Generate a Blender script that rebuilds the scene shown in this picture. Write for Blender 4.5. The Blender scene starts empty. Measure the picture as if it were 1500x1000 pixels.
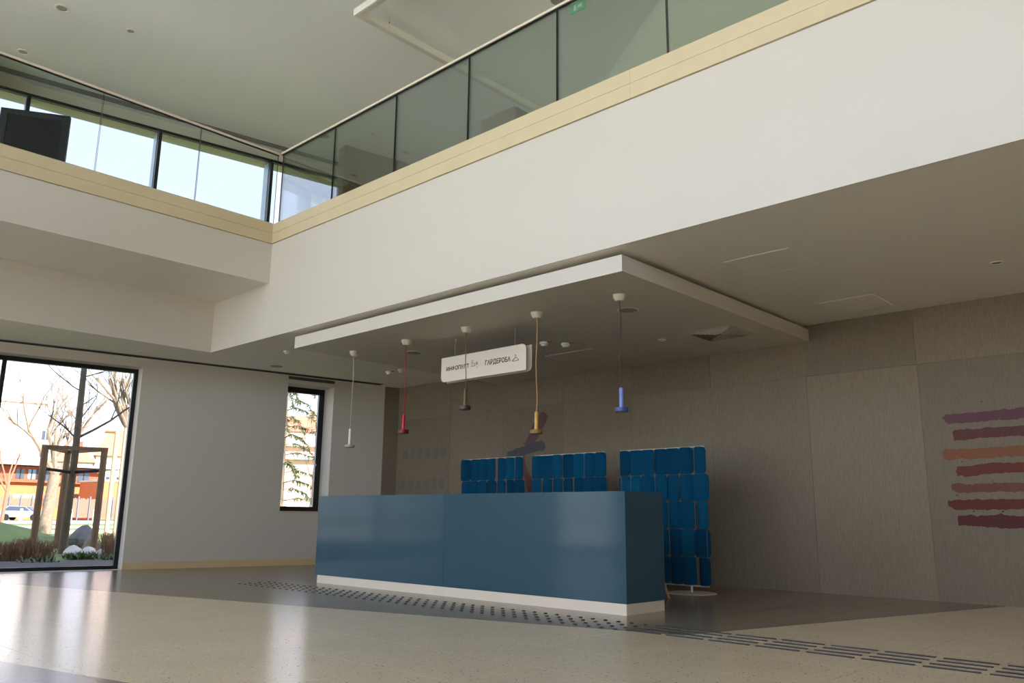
import bpy, bmesh, math, random
from mathutils import Vector, Matrix
random.seed(7)
C = bpy.context.scene.collection
scene = bpy.context.scene

# ------------------------------------------------------------------ camera, sky, sun, exposure
CAM = Vector((0.0, 0.0, 0.7905)); FPX = 1199.02
YAW, PIT, ROL = -0.7544, 0.2117, 0.0107
def cam_axes():
    cy, sy, cp, sp, cr, sr = math.cos(YAW), math.sin(YAW), math.cos(PIT), math.sin(PIT), math.cos(ROL), math.sin(ROL)
    fw = Vector((sy * cp, cy * cp, sp)); rt = Vector((cy, -sy, 0)); up = rt.cross(fw)
    return rt * cr + up * sr, -rt * sr + up * cr, fw
RT, UP, FW = cam_axes()
cd = bpy.data.cameras.new('camera'); cam = bpy.data.objects.new('camera', cd); C.objects.link(cam)
cd.sensor_width = 36.0; cd.sensor_fit = 'HORIZONTAL'; cd.lens = FPX * 36 / 1500; cd.clip_start = 0.05; cd.clip_end = 2000
m = Matrix((RT, UP, -FW)).transposed().to_4x4(); m.translation = CAM
cam.matrix_world = m; scene.camera = cam

def at(px, py, dist):            # point on the line of sight through a photo pixel at a horizontal distance
    r = RT * ((px - 750) / FPX) - UP * ((py - 500) / FPX) + FW
    return CAM + r * (dist / math.hypot(r.x, r.y))

world = bpy.data.worlds.new('sky'); scene.world = world; world.use_nodes = True
wn = world.node_tree.nodes; wl_ = world.node_tree.links; wn.clear()
wo = wn.new('ShaderNodeOutputWorld'); bg = wn.new('ShaderNodeBackground')
tc = wn.new('ShaderNodeTexCoord'); sx = wn.new('ShaderNodeSeparateXYZ'); ramp = wn.new('ShaderNodeValToRGB')
wl_.new(tc.outputs['Generated'], sx.inputs[0]); wl_.new(sx.outputs['Z'], ramp.inputs[0])
e = ramp.color_ramp.elements
e[0].position = 0.0; e[0].color = (1.0, 1.0, 1.0, 1)
e[1].position = 1.0; e[1].color = (0.36, 0.52, 0.85, 1)
x = e.new(0.11); x.color = (0.80, 0.95, 1.20, 1)
x = e.new(0.34); x.color = (0.44, 0.455, 0.60, 1)
ns = wn.new('ShaderNodeTexNoise'); ns.inputs['Scale'].default_value = 2.2; ns.inputs['Detail'].default_value = 5
wl_.new(tc.outputs['Generated'], ns.inputs['Vector'])
cr_ = wn.new('ShaderNodeValToRGB'); cr_.color_ramp.elements[0].position = .5; cr_.color_ramp.elements[1].position = .72
cr_.color_ramp.elements[1].color = (.55, .55, .55, 1)
wl_.new(ns.outputs['Fac'], cr_.inputs[0])
mx = wn.new('ShaderNodeMix'); mx.data_type = 'RGBA'
wl_.new(cr_.outputs[0], mx.inputs['Factor']); wl_.new(ramp.outputs[0], mx.inputs[6]); mx.inputs[7].default_value = (.54, .57, .68, 1)
wl_.new(mx.outputs[2], bg.inputs[0]); bg.inputs[1].default_value = 2.15
wl_.new(bg.outputs[0], wo.inputs[0])

sd = bpy.data.lights.new('sun', 'SUN'); sd.energy = 13.5; sd.angle = 0.01; sd.color = (1.0, 0.955, 0.88)
sun = bpy.data.objects.new('sun', sd); C.objects.link(sun)
sun_to = Vector((math.cos(.56) * math.cos(.2), math.cos(.56) * math.sin(.2), math.sin(.56)))
sun.rotation_euler = sun_to.to_track_quat('Z', 'Y').to_euler(); sun.location = (30, 10, 30)

vs = scene.view_settings; vs.view_transform = 'Standard'; vs.look = 'None'; vs.gamma = 1.0; vs.use_curve_mapping = False
vs.exposure = 1.37
cy_ = scene.cycles
cy_.use_denoising = True; cy_.max_bounces = 12; cy_.diffuse_bounces = 8; cy_.glossy_bounces = 4
cy_.transparent_max_bounces = 24; cy_.sample_clamp_indirect = 6.0
cy_.caustics_reflective = False; cy_.caustics_refractive = False

# ------------------------------------------------------------------ helpers
def lin(c): return tuple(((v / 255 + .055) / 1.055) ** 2.4 if v > 10 else v / 255 / 12.92 for v in c)
MATS = {}
def mat(name, rgb, rough=.6, metal=0.0, var=0.0, vscale=6.0, stretch=(1, 1, 1), bump=0.0, bscale=60.0, coat=0.0, spec=.5,
        specks=None, emit=None):
    """procedural principled material: flat colour with noise variation, fine relief and optional specks"""
    if name in MATS: return MATS[name]
    M = bpy.data.materials.new(name); M.use_nodes = True; N = M.node_tree.nodes; L = M.node_tree.links
    p = N['Principled BSDF']; c = (*lin(rgb), 1)
    p.inputs['Roughness'].default_value = rough; p.inputs['Metallic'].default_value = metal
    p.inputs['Specular IOR Level'].default_value = spec; p.inputs['Coat Weight'].default_value = coat
    p.inputs['Coat Roughness'].default_value = .08
    geo = N.new('ShaderNodeNewGeometry'); mp = N.new('ShaderNodeMapping'); mp.inputs['Scale'].default_value = stretch
    L.new(geo.outputs['Position'], mp.inputs['Vector'])
    n1 = N.new('ShaderNodeTexNoise'); n1.inputs['Scale'].default_value = vscale; n1.inputs['Detail'].default_value = 6
    n1.inputs['Roughness'].default_value = .6
    L.new(mp.outputs[0], n1.inputs['Vector'])
    mr = N.new('ShaderNodeMapRange'); mr.inputs['From Min'].default_value = .3; mr.inputs['From Max'].default_value = .7
    mr.inputs['To Min'].default_value = 1 - var; mr.inputs['To Max'].default_value = 1 + var
    L.new(n1.outputs['Fac'], mr.inputs['Value'])
    mul = N.new('ShaderNodeVectorMath'); mul.operation = 'SCALE'; mul.inputs[0].default_value = c[:3]
    L.new(mr.outputs[0], mul.inputs['Scale'])
    col = mul.outputs[0]
    if specks:
        for (scol, sscale, thr) in specks:
            v = N.new('ShaderNodeTexVoronoi'); v.inputs['Scale'].default_value = sscale
            L.new(geo.outputs['Position'], v.inputs['Vector'])
            lt = N.new('ShaderNodeMath'); lt.operation = 'LESS_THAN'; lt.inputs[1].default_value = thr
            L.new(v.outputs['Distance'], lt.inputs[0])
            wnz = N.new('ShaderNodeSeparateColor'); L.new(v.outputs['Color'], wnz.inputs[0])
            g2 = N.new('ShaderNodeMath'); g2.operation = 'GREATER_THAN'; g2.inputs[1].default_value = .55
            L.new(wnz.outputs[0], g2.inputs[0])
            mm = N.new('ShaderNodeMath'); mm.operation = 'MULTIPLY'; L.new(lt.outputs[0], mm.inputs[0]); L.new(g2.outputs[0], mm.inputs[1])
            xx = N.new('ShaderNodeMix'); xx.data_type = 'RGBA'; L.new(mm.outputs[0], xx.inputs['Factor'])
            L.new(col, xx.inputs[6]); xx.inputs[7].default_value = (*lin(scol), 1); col = xx.outputs[2]
    L.new(col, p.inputs['Base Color'])
    if bump:
        n2 = N.new('ShaderNodeTexNoise'); n2.inputs['Scale'].default_value = bscale; n2.inputs['Detail'].default_value = 4
        L.new(mp.outputs[0], n2.inputs['Vector'])
        b = N.new('ShaderNodeBump'); b.inputs['Strength'].default_value = bump; b.inputs['Distance'].default_value = .004
        L.new(n2.outputs['Fac'], b.inputs['Height']); L.new(b.outputs[0], p.inputs['Normal'])
    if emit:
        p.inputs['Emission Color'].default_value = (*lin(emit[0]), 1); p.inputs['Emission Strength'].default_value = emit[1]
    MATS[name] = M; return M

def glass(name, tint, ior=1.45, boost=1.0):
    if name in MATS: return MATS[name]
    M = bpy.data.materials.new(name); M.use_nodes = True; N = M.node_tree.nodes; L = M.node_tree.links; N.clear()
    o = N.new('ShaderNodeOutputMaterial'); t = N.new('ShaderNodeBsdfTransparent'); g = N.new('ShaderNodeBsdfGlossy')
    t.inputs[0].default_value = (*tint, 1); g.inputs['Roughness'].default_value = 0.0
    f = N.new('ShaderNodeFresnel'); f.inputs['IOR'].default_value = ior
    k = N.new('ShaderNodeMath'); k.operation = 'MULTIPLY'; k.inputs[1].default_value = boost
    L.new(f.outputs[0], k.inputs[0])
    x = N.new('ShaderNodeMixShader'); L.new(k.outputs[0], x.inputs[0]); L.new(t.outputs[0], x.inputs[1]); L.new(g.outputs[0], x.inputs[2])
    L.new(x.outputs[0], o.inputs[0]); MATS[name] = M; return M

class MB:
    """collects shapes in world coordinates (or through a frame function) and builds ONE mesh object"""
    def __init__(self, T=None): self.v = []; self.f = []; self.mi = []; self.T = T or (lambda x, y, z: (x, y, z)); self.cur = 0
    def add(self, vs, fs):
        o = len(self.v); self.v += [tuple(self.T(*p)) for p in vs]
        for q in fs: self.f.append([i + o for i in q]); self.mi.append(self.cur)
        return self
    def box(self, x0, x1, y0, y1, z0, z1):
        vs = [(x, y, z) for z in (z0, z1) for x, y in ((x0, y0), (x1, y0), (x1, y1), (x0, y1))]
        return self.add(vs, [(3, 2, 1, 0), (4, 5, 6, 7), (0, 1, 5, 4), (1, 2, 6, 5), (2, 3, 7, 6), (3, 0, 4, 7)])
    def prism(self, poly, z0, z1):
        n = len(poly)
        vs = [(x, y, z0) for x, y in poly] + [(x, y, z1) for x, y in poly]
        return self.add(vs, [tuple(range(n))[::-1], tuple(range(n, 2 * n))] + [(i, (i + 1) % n, n + (i + 1) % n, n + i) for i in range(n)])
    def slab_xz(self, poly, y0, y1):       # polygon in x,z extruded along y
        n = len(poly)
        vs = [(x, y0, z) for x, z in poly] + [(x, y1, z) for x, z in poly]
        return self.add(vs, [tuple(range(n)), tuple(range(n, 2 * n))[::-1]] + [(i, n + i, n + (i + 1) % n, (i + 1) % n) for i in range(n)])
    def tube(self, pts, rs, n=8, cap=True):
        pts = [Vector(p) for p in pts]
        if not hasattr(rs, '__len__'): rs = [rs] * len(pts)
        vs = []; fs = []; a = None
        for i, p in enumerate(pts):
            d = (pts[min(i + 1, len(pts) - 1)] - pts[max(i - 1, 0)])
            if d.length < 1e-9: d = Vector((0, 0, 1))
            d.normalize()
            if a is None: a = d.orthogonal().normalized()
            a = (a - d * a.dot(d))
            a = a.normalized() if a.length > 1e-6 else d.orthogonal().normalized()
            b = d.cross(a)
            for k in range(n):
                t = 2 * math.pi * k / n; q = p + (a * math.cos(t) + b * math.sin(t)) * rs[i]; vs.append(tuple(q))
        for i in range(len(pts) - 1):
            for k in range(n): fs.append((i * n + k, i * n + (k + 1) % n, (i + 1) * n + (k + 1) % n, (i + 1) * n + k))
        if cap: fs += [tuple(range(n))[::-1], tuple(range((len(pts) - 1) * n, len(pts) * n))]
        return self.add(vs, fs)
    def lathe(self, c, prof, n=24):        # profile of (radius, z) round a vertical axis
        vs = []; fs = []
        for r, z in prof:
            for k in range(n):
                t = 2 * math.pi * k / n; vs.append((c[0] + r * math.cos(t), c[1] + r * math.sin(t), c[2] + z))
        m_ = len(prof)
        for i in range(m_ - 1):
            for k in range(n): fs.append((i * n + k, i * n + (k + 1) % n, (i + 1) * n + (k + 1) % n, (i + 1) * n + k))
        fs += [tuple(range(n))[::-1], tuple(range((m_ - 1) * n, m_ * n))]
        return self.add(vs, fs)
    def build(self, name, mats, parent=None, org=None, smooth=False, bevel=0.0):
        if not isinstance(mats, (list, tuple)): mats = [mats]
        V = [Vector(p) for p in self.v]
        if org is None:
            xs = [p.x for p in V]; ys = [p.y for p in V]; zs = [p.z for p in V]
            org = Vector(((min(xs) + max(xs)) / 2, (min(ys) + max(ys)) / 2, min(zs)))
        org = Vector(org); me = bpy.data.meshes.new(name)
        me.from_pydata([tuple(p - org) for p in V], [], self.f)
        for mm in mats: me.materials.append(mm)
        for i, pl in enumerate(me.polygons): pl.material_index = self.mi[i]; pl.use_smooth = False
        bm = bmesh.new(); bm.from_mesh(me)
        bmesh.ops.recalc_face_normals(bm, faces=bm.faces)
        if bevel: bmesh.ops.bevel(bm, geom=list(bm.edges), offset=bevel, segments=2, affect='EDGES', profile=.6)
        if smooth:
            for fc in bm.faces: fc.smooth = True
            for ed in bm.edges:
                if len(ed.link_faces) == 2 and ed.calc_face_angle(0) > .7: ed.smooth = False
        bm.to_mesh(me); bm.free()
        o = bpy.data.objects.new(name, me); C.objects.link(o)
        place(o, org, parent); return o

WORLD = {}
def place(o, org, parent=None):
    org = Vector(org); WORLD[o.name] = org
    if parent is not None: o.parent = parent; o.location = org - WORLD[parent.name]
    else: o.location = org
def empty(name, org, parent=None):
    o = bpy.data.objects.new(name, None); o.empty_display_size = .1; C.objects.link(o); place(o, org, parent); return o
def tag(o, label=None, cat=None, group=None, kind=None):
    if label: o['label'] = label
    if cat: o['category'] = cat
    if group: o['group'] = group
    if kind: o['kind'] = kind
    return o
def struct(o, label=None, cat=None):
    o['kind'] = 'structure'
    if label: o['label'] = label
    if cat: o['category'] = cat
    return o
def clone(mesh_obj, name, org, parent):
    o = bpy.data.objects.new(name, mesh_obj.data); C.objects.link(o); place(o, org, parent); return o

# measured levels (metres)
YF, YB, HC, HU = 5.4625, 9.3466, 3.0683, 6.937
ZM, ZT, ZS = 4.3678, 4.68, 3.8145
XF, XR = -9.6024, -11.0945
WA = 0.1741; WP = (-11.8374, 8.0); TS = (math.sin(WA), math.cos(WA)); NS = (math.cos(WA), -math.sin(WA))
def WL(s, d, z): return (WP[0] + TS[0] * s + NS[0] * d, WP[1] + TS[1] * s + NS[1] * d, z)   # along wall, into room, up
YR, XE, YU = -5.0, 9.0, 13.0        # glazed front behind the camera, right wall, upper rear wall

white = mat('white_paint', (214, 206, 192), .55, var=.012, vscale=.8, bump=.05, bscale=180)
white_s = mat('satin_white_lacquer', (236, 231, 220), .35, var=.01)
ceilw = mat('ceiling_white', (237, 233, 222), .7, var=.012, vscale=.6)
stone = mat('cream_stone', (214, 196, 158), .42, var=.035, vscale=3.5, bump=.04)
skirt = mat('beige_skirting', (222, 196, 152), .5, var=.02)
blackm = mat('black_aluminium', (14, 16, 20), .4, var=.05)
dark = mat('opening_shade', (8, 8, 9), .8)  # near-black colour standing for the unlit depth of ceiling openings
steel = mat('brushed_steel', (190, 190, 188), .35, metal=1.0)
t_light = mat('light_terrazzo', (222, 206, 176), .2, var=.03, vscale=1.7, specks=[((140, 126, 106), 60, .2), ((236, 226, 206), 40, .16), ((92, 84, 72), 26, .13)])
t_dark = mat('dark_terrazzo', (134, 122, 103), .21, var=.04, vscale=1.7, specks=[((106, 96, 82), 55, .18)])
grout = mat('grout', (150, 140, 120), .8)

# ------------------------------------------------------------------ large structure
def wlx(y): return WP[0] + (y - WP[1]) * math.tan(WA)          # x of the skewed window wall at depth y

# floor: slab with tiles, each tile a piece of its own, cut along the two colour borders
fl = struct(MB().prism([(wlx(YR) - .4, YR), (XE, YR), (XE, YB + .3), (wlx(YB + .3) - .4, YB + .3)], -.25, -.006).build('floor', grout, org=(0, 0, -.25)))
def clip(poly, a, b, c, keep):                                  # keep a*x+b*y+c >= 0 (keep=1) or <= 0 (keep=-1)
    out = []
    for i in range(len(poly)):
        p, q = poly[i], poly[(i + 1) % len(poly)]
        dp = (a * p[0] + b * p[1] + c) * keep; dq = (a * q[0] + b * q[1] + c) * keep
        if dp >= 0: out.append(p)
        if dp * dq < 0: t = dp / (dp - dq); out.append((p[0] + (q[0] - p[0]) * t, p[1] + (q[1] - p[1]) * t))
    return out
def line(p, q): a, b = -(q[1] - p[1]), q[0] - p[0]; l = math.hypot(a, b); a /= l; b /= l; return a, b, -(a * p[0] + b * p[1])
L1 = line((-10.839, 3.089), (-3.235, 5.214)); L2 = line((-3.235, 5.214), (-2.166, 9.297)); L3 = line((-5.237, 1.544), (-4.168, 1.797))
LW = line(WL(-14, 0, 0)[:2], WL(2, 0, 0)[:2])
def area(p): return abs(sum(p[i][0] * p[(i + 1) % len(p)][1] - p[(i + 1) % len(p)][0] * p[i][1] for i in range(len(p)))) / 2 if len(p) > 2 else 0
def vis(poly):
    n = 0
    for x_, y_ in poly + [(sum(p[0] for p in poly) / len(poly), sum(p[1] for p in poly) / len(poly))]:
        v = Vector((x_, y_, 0)) - CAM; dz = v.dot(FW)
        if dz > .1:
            u, w = 750 + FPX * v.dot(RT) / dz, 500 - FPX * v.dot(UP) / dz
            if -10 < u < 1510 and w < 1015: n += 1
    return n
pieces = []
PX, PY = .600, .605
for i in range(-20, 20):
    for j in range(-14, 16):
        x0, y0 = -4.835 + i * PX, 1.711 + j * PY
        if x0 + PX < wlx(y0) or x0 > XE or y0 + PY < YR or y0 > YB: continue
        g = .0013
        q = [(x0 + g, y0 + g), (x0 + PX - g, y0 + g), (x0 + PX - g, y0 + PY - g), (x0 + g, y0 + PY - g)]
        full = q
        q = clip(q, *LW, -1)
        for a in ((1, 0, 0 - -14), (-1, 0, XE), (0, 1, -YR), (0, -1, YB)):
            if len(q) > 2: q = clip(q, *a, 1)
        if len(q) < 3 or area(q) < 1e-4: continue
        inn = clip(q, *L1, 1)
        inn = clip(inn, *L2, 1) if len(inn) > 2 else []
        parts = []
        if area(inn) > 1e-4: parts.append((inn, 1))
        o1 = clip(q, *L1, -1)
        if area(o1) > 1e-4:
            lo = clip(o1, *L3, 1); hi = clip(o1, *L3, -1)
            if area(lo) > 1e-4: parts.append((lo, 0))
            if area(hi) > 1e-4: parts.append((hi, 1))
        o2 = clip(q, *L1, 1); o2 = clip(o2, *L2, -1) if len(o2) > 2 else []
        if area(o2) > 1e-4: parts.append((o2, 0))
        hidden = (-8.8 < x0 and x0 + PX < -4.17 and y0 > 5.9 and y0 + PY < 8.6)
        for pp, k in parts:
            pieces.append((pp, k, vis(pp) if not hidden else 0, math.hypot(sum(a[0] for a in pp) / len(pp), sum(a[1] for a in pp) / len(pp)), area(pp)))
pieces.sort(key=lambda p: (p[2] == 0, p[3] / max(p[4], .02) ** .5))
shared = {}
rest = [MB(), MB()]
nt = 0
for pp, k, v, d_, ar in pieces:
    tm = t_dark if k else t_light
    if v and nt < 300:
        nt += 1
        cx_, cy2 = sum(a[0] for a in pp) / len(pp), sum(a[1] for a in pp) / len(pp)
        if abs(ar - (PX - .0026) * (PY - .0026)) < 1e-5:
            if k in shared: clone(shared[k], 'floor_tile', (cx_, cy2, -.006), fl); continue
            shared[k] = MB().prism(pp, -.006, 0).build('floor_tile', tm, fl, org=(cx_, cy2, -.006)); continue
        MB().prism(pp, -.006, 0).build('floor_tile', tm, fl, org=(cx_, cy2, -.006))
    else: rest[k].prism(pp, -.006, 0)
tag(rest[0].build('floor_tiles', t_light, fl), kind='stuff'); tag(rest[1].build('floor_tiles', t_dark, fl), kind='stuff')

# rear wall with large board panels and painted strokes
board_mats = []
def board_mat(k):
    tint = [(131, 117, 97), (136, 122, 101), (125, 112, 93), (132, 119, 99)][k]
    M = mat('wood_fibre_board_%d' % k, tint, .8, var=.15, vscale=4.0, stretch=(30, 30, 3.2), bump=.3, bscale=9)
    return M
for k in range(4): board_mats.append(board_mat(k))
wb = struct(MB().box(wlx(YB) - .3, XE + .2, YB + .012, YB + .3, 0, HC + .3).build('wall_back', mat('board_backing', (96, 88, 76), .9)))
xj = [wlx(YB) + .02, -10.18, -8.95, -7.73, -6.50, -5.27, -4.00, -2.77, -1.55, -.33, .89, 2.11, 3.33, XE]
pick = [[2, 0, 2, 0, 3, 0, 1, 2, 0, 3, 1, 0, 2], [3, 0, 3, 0, 2, 0, 2, 1, 3, 0, 1, 2, 3]]
for i in range(len(xj) - 1):
    for r, (z0, z1) in enumerate(((.0, 2.456), (2.459, HC))):
        MB().box(xj[i] + .0012, xj[i + 1] - .0012, YB - (.001 if (i + r) % 2 else .0), YB + .012, z0, z1).build('wall_panel', board_mats[pick[r][i]], wb)
def rough_poly(poly, step=.018, amp=.006, seed=1):
    rg = random.Random(seed); out = []
    for i in range(len(poly)):
        p, q = poly[i], poly[(i + 1) % len(poly)]; L = math.hypot(q[0] - p[0], q[1] - p[1]); n = max(1, int(L / step))
        nx, nz = (q[1] - p[1]) / (L + 1e-9), -(q[0] - p[0]) / (L + 1e-9); w = 0
        for k in range(n):
            t = k / n; w = .55 * w + rg.uniform(-amp, amp) + (rg.uniform(0, amp * 1.6) if rg.random() < .12 else 0)
            out.append((p[0] + (q[0] - p[0]) * t + nx * w, p[1] + (q[1] - p[1]) * t + nz * w))
    return out
def stroke(name, poly, m_, label, seed=1, y=.004, amp=.006):
    o = MB().slab_xz(rough_poly(poly, seed=seed, amp=amp), YB - y, YB - y + .0018).build(name, m_, wb); o['label'] = label; return o
pk = dict(var=.12, vscale=4, stretch=(30, 30, 3.2), bump=.25, bscale=9)
paint = [mat('plum_paint', (104, 66, 76), .8, **pk), mat('maroon_paint', (98, 58, 52), .8, **pk), mat('ochre_paint', (132, 86, 56), .8, **pk),
         mat('rust_paint', (106, 54, 38), .8, **pk), mat('clay_paint', (112, 70, 58), .8, **pk), mat('brick_paint', (98, 46, 36), .8, **pk), mat('wine_paint', (88, 40, 40), .8, **pk)]
nm = ['plum', 'maroon', 'ochre', 'rust', 'clay brown', 'brick red', 'wine red']
ST = [[(-2.571, 1.866), (-2.525, 1.893), (-2.304, 1.896), (-1.87, 1.907), (-.6, 1.93), (-.6, 1.83), (-1.881, 1.8), (-2.23, 1.798), (-2.513, 1.786), (-2.539, 1.819)],
      [(-2.485, 1.706), (-2.454, 1.727), (-2.14, 1.733), (-.7, 1.71), (-.7, 1.62), (-2.15, 1.632), (-2.479, 1.612)],
      [(-2.6, 1.502), (-2.558, 1.539), (-2.229, 1.53), (-.62, 1.56), (-.62, 1.46), (-2.239, 1.425), (-2.547, 1.419), (-2.589, 1.431)],
      [(-2.498, 1.305), (-2.476, 1.347), (-2.136, 1.376), (-.7, 1.39), (-.7, 1.30), (-2.187, 1.27), (-2.394, 1.245), (-2.471, 1.253)],
      [(-2.537, 1.176), (-2.155, 1.18), (-.66, 1.17), (-.66, 1.075), (-2.5, 1.088), (-2.54, 1.122)],
      [(-2.589, 1.009), (-2.389, 1.018), (-.72, 1.02), (-.72, .92), (-2.531, .915), (-2.594, .956)],
      [(-2.52, .813), (-2.501, .865), (-2.188, .86), (-2.126, .877), (-2.03, .861), (-.68, .86), (-.68, .76), (-2.134, .737), (-2.305, .753), (-2.511, .756)]]
for i, s in enumerate(ST): stroke('painted_stripe', s, paint[i], nm[i] + ' painted brush stripe', seed=20 + i)
for i, (x_, z_, r_) in enumerate([(-2.18, 2.0, .008), (-2.47, 1.385, .008), (-2.42, 1.4, .007), (-2.16, 1.2, .007), (-2.5, 1.06, .008), (-2.1, .9, .01), (-2.36, .9, .01), (-1.97, 1.43, .006)]):
    MB().slab_xz([(x_ + r_ * math.cos(a * .9) * (1 + .3 * (a % 2)), z_ + r_ * math.sin(a * .9)) for a in range(7)], YB - .004, YB - .0025).build('paint_spot', paint[(i + 1) % 7], wb)
R1 = [(-8.308, 2.21), (-8.211, 2.297), (-8.17, 2.36), (-8.102, 2.361), (-8.012, 2.292), (-8.06, 2.213), (-8.155, 2.085), (-8.306, 1.897), (-8.404, 1.851), (-8.503, 1.897), (-8.447, 1.978), (-8.377, 2.057)]
B1 = [(-8.861, 1.729), (-8.848, 1.788), (-8.731, 1.814), (-8.502, 1.856), (-8.376, 1.891), (-8.223, 1.924), (-8.155, 1.928), (-8.1, 1.887), (-8.065, 1.824), (-8.113, 1.775), (-8.305, 1.763), (-8.501, 1.72), (-8.672, 1.713)]
R2 = [(-8.501, 1.72), (-8.443, 1.501), (-8.358, 1.396), (-8.302, 1.273), (-8.22, .95), (-8.36, .92), (-8.412, 1.173), (-8.483, 1.338), (-8.60, 1.60), (-8.62, 1.72)]
stroke('painted_figure_stroke', R2, mat('faded_red_paint', (114, 78, 70), .8, **pk), 'faded red slanting brush stroke', 51, .003)
stroke('painted_figure_stroke', R1[::-1], mat('mulberry_paint', (108, 72, 78), .8, **pk), 'mulberry red slanting brush stroke', 52, .003)
stroke('painted_figure_stroke', B1[::-1], mat('slate_blue_paint', (78, 80, 82), .8, **pk), 'slate blue crossing brush stroke', 53, .0055)
sq = mat('faded_blue_paint', (112, 106, 97), .8, **pk)
for zr, xs0 in ((1.86, -11.34), (1.325, -11.36)):
    for k in range(6):
        x_ = xs0 + k * .198 + random.uniform(-.012, .012); h = .085 + random.uniform(-.008, .008); w = .058 + random.uniform(-.008, .008); z_ = zr + random.uniform(-.008, .008)
        stroke('painted_dab', [(x_ - w, z_ - h), (x_ + w, z_ - h), (x_ + w, z_ + h), (x_ - w, z_ + h)], sq, 'faded grey-blue paint dab', 70 + k, .003, .007)

# skewed window wall (left): lower storey with two openings, upper storey with a window band
TH = -.45
lo = MB(WL)
S0, S1 = -13.2, 1.407
lo.box(S0, -9.0, TH, 0, 0, HC + .6)                       # solid end
lo.box(-9.0, -3.0, TH, 0, 2.94, HC + .6)                  # above large window
lo.box(-9.0, -3.0, TH, 0, -.25, 0)                        # under it
lo.box(-3.0, -.72, TH, 0, 0, HC + .6)
lo.box(-.72, .105, TH, 0, 0, .84); lo.box(-.72, .105, TH, 0, 2.95, HC + .6)
lo.box(.105, S1 + .2, TH, 0, 0, HC + .6)
wl = struct(lo.build('wall_left', white))
MB(WL).box(1.09, S1 - .003, 0, .012, 0, HC).build('wall_panel', board_mats[1], wl)
up = MB(WL)
up.box(S0, 7.0, TH, 0, HC + .6, 4.75); up.box(S0, 7.0, TH, 0, 6.79, HU + .3)
upw = struct(up.build('wall_left_upper', white))
bb = MB(WL); bb.box(-3.0, 1.09, 0, .012, 0, .105); struct(bb.build('baseboard_left', skirt))

win_glass = glass('tinted_window_glass', (.68, .68, .68), 1.35, .6)
clear_glass = glass('clear_facade_glass', (.97, .98, .975), 1.35, .6)
def window(name, s0, s1, z0, z1, d0, d1, muls, fw=.06, mw=.055):
    o = empty(name, WL((s0 + s1) / 2, (d0 + d1) / 2, z0)); struct(o)
    f = MB(WL); f.box(s0, s1, d0, d1, z1 - fw, z1); f.box(s0, s1, d0, d1, z0, z0 + fw * .8)
    f.box(s0, s0 + fw, d0, d1, z0 + fw * .8, z1 - fw); f.box(s1 - fw, s1, d0, d1, z0 + fw * .8, z1 - fw); f.build('window_frame', blackm, o)
    ed = [s0 + fw] + muls + [s1 - fw]
    for i, s in enumerate(muls): MB(WL).box(s - mw / 2, s + mw / 2, d0, d1, z0 + fw * .8, z1 - fw).build('mullion', blackm, o)
    for i in range(len(ed) - 1):
        a = ed[i] + (mw / 2 if i else 0); b = ed[i + 1] - (mw / 2 if i < len(ed) - 2 else 0)
        MB(WL).box(a, b, (d0 + d1) / 2 - .006, (d0 + d1) / 2 + .006, z0 + fw * .8, z1 - fw).build('pane', win_glass, o)
    return o
w1 = window('window_1', -9.0, -3.0, .0, 2.94, -.33, -.25, [-6.75, -4.755])
w2 = window('window_2', -.72, .105, .856, 2.95, -.45, -.38, [], fw=.095)
MB(WL).box(.01, .035, -.38, -.33, 1.62, 1.66).tube([(.022, -.34, 1.66), (.022, -.335, 1.52)], .009).build('window_handle', blackm, w2)
MB(WL).box(-.74, .125, -.38, .02, .838, .856).build('window_sill', skirt, w2)
w3 = empty('window_3', WL(-2, -.05, 4.75)); struct(w3)
f = MB(WL); f.box(S0, 7.0, -.07, 0, 6.745, 6.79); f.box(S0, 7.0, -.07, 0, 4.75, 4.80); f.build('window_frame', blackm, w3)
finm = mat('pale_fin_aluminium', (188, 200, 214), .35, metal=.2)
ms = [-4.94 + 1.83 * k for k in range(-4, 7)]
for s in ms:
    mu = MB(WL).box(s - .025, s + .025, -.07, .02, 4.80, 6.745).build('mullion', blackm, w3)
    MB(WL).box(s - .03, s + .03, -.30, -.075, 4.78, 6.76).build('outer_fin', finm, mu)
for a, b in zip(ms[:-1], ms[1:]): MB(WL).box(a + .025, b - .025, -.045, -.033, 4.80, 6.745).build('pane', win_glass, w3)
MB(WL).box(S0, 7.0, -.34, -.08, 6.775, 7.0).build('outer_soffit', stone, w3)

# lower ceiling, gallery fronts, soffits, upper ceiling
cl = MB(); cl.prism([(wlx(YF) - .1, YF + .0125), (XE, YF + .0125), (XE, YB + .3), (wlx(YB + .3) - .1, YB + .3)], HC, HC + .2)
cl.prism([(wlx(YR) - .1, YR), (XR - .0125, YR), (XR - .0125, YF + .0125), (wlx(YF) - .1, YF + .0125)], HC, HC + .2)
struct(cl.build('ceiling', ceilw))
struct(MB().box(XR - .012, XE, YF, YF + .012, HC, HC + .2005).box(XR - .2, XE, YF, YF + .2, HC + .2005, ZM).build('wall_gallery_back', white))
struct(MB().box(XF - .012, XF, YR, YF - .0005, ZS, ZS + .1505).box(XF - .2, XF, YR, YF - .0005, ZS + .1505, ZM).build('wall_gallery_left', white))
struct(MB().box(XR - .012, XR, YR, YF - .0005, HC, HC + .2005).box(XR - .2, XR, YR, YF - .0005, HC + .2005, ZS + .02).build('wall_recess_left', white))
struct(MB().box(XR, XF - .0125, YR, YF - .0005, ZS, ZS + .15).build('ceiling_recess', ceilw))
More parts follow.
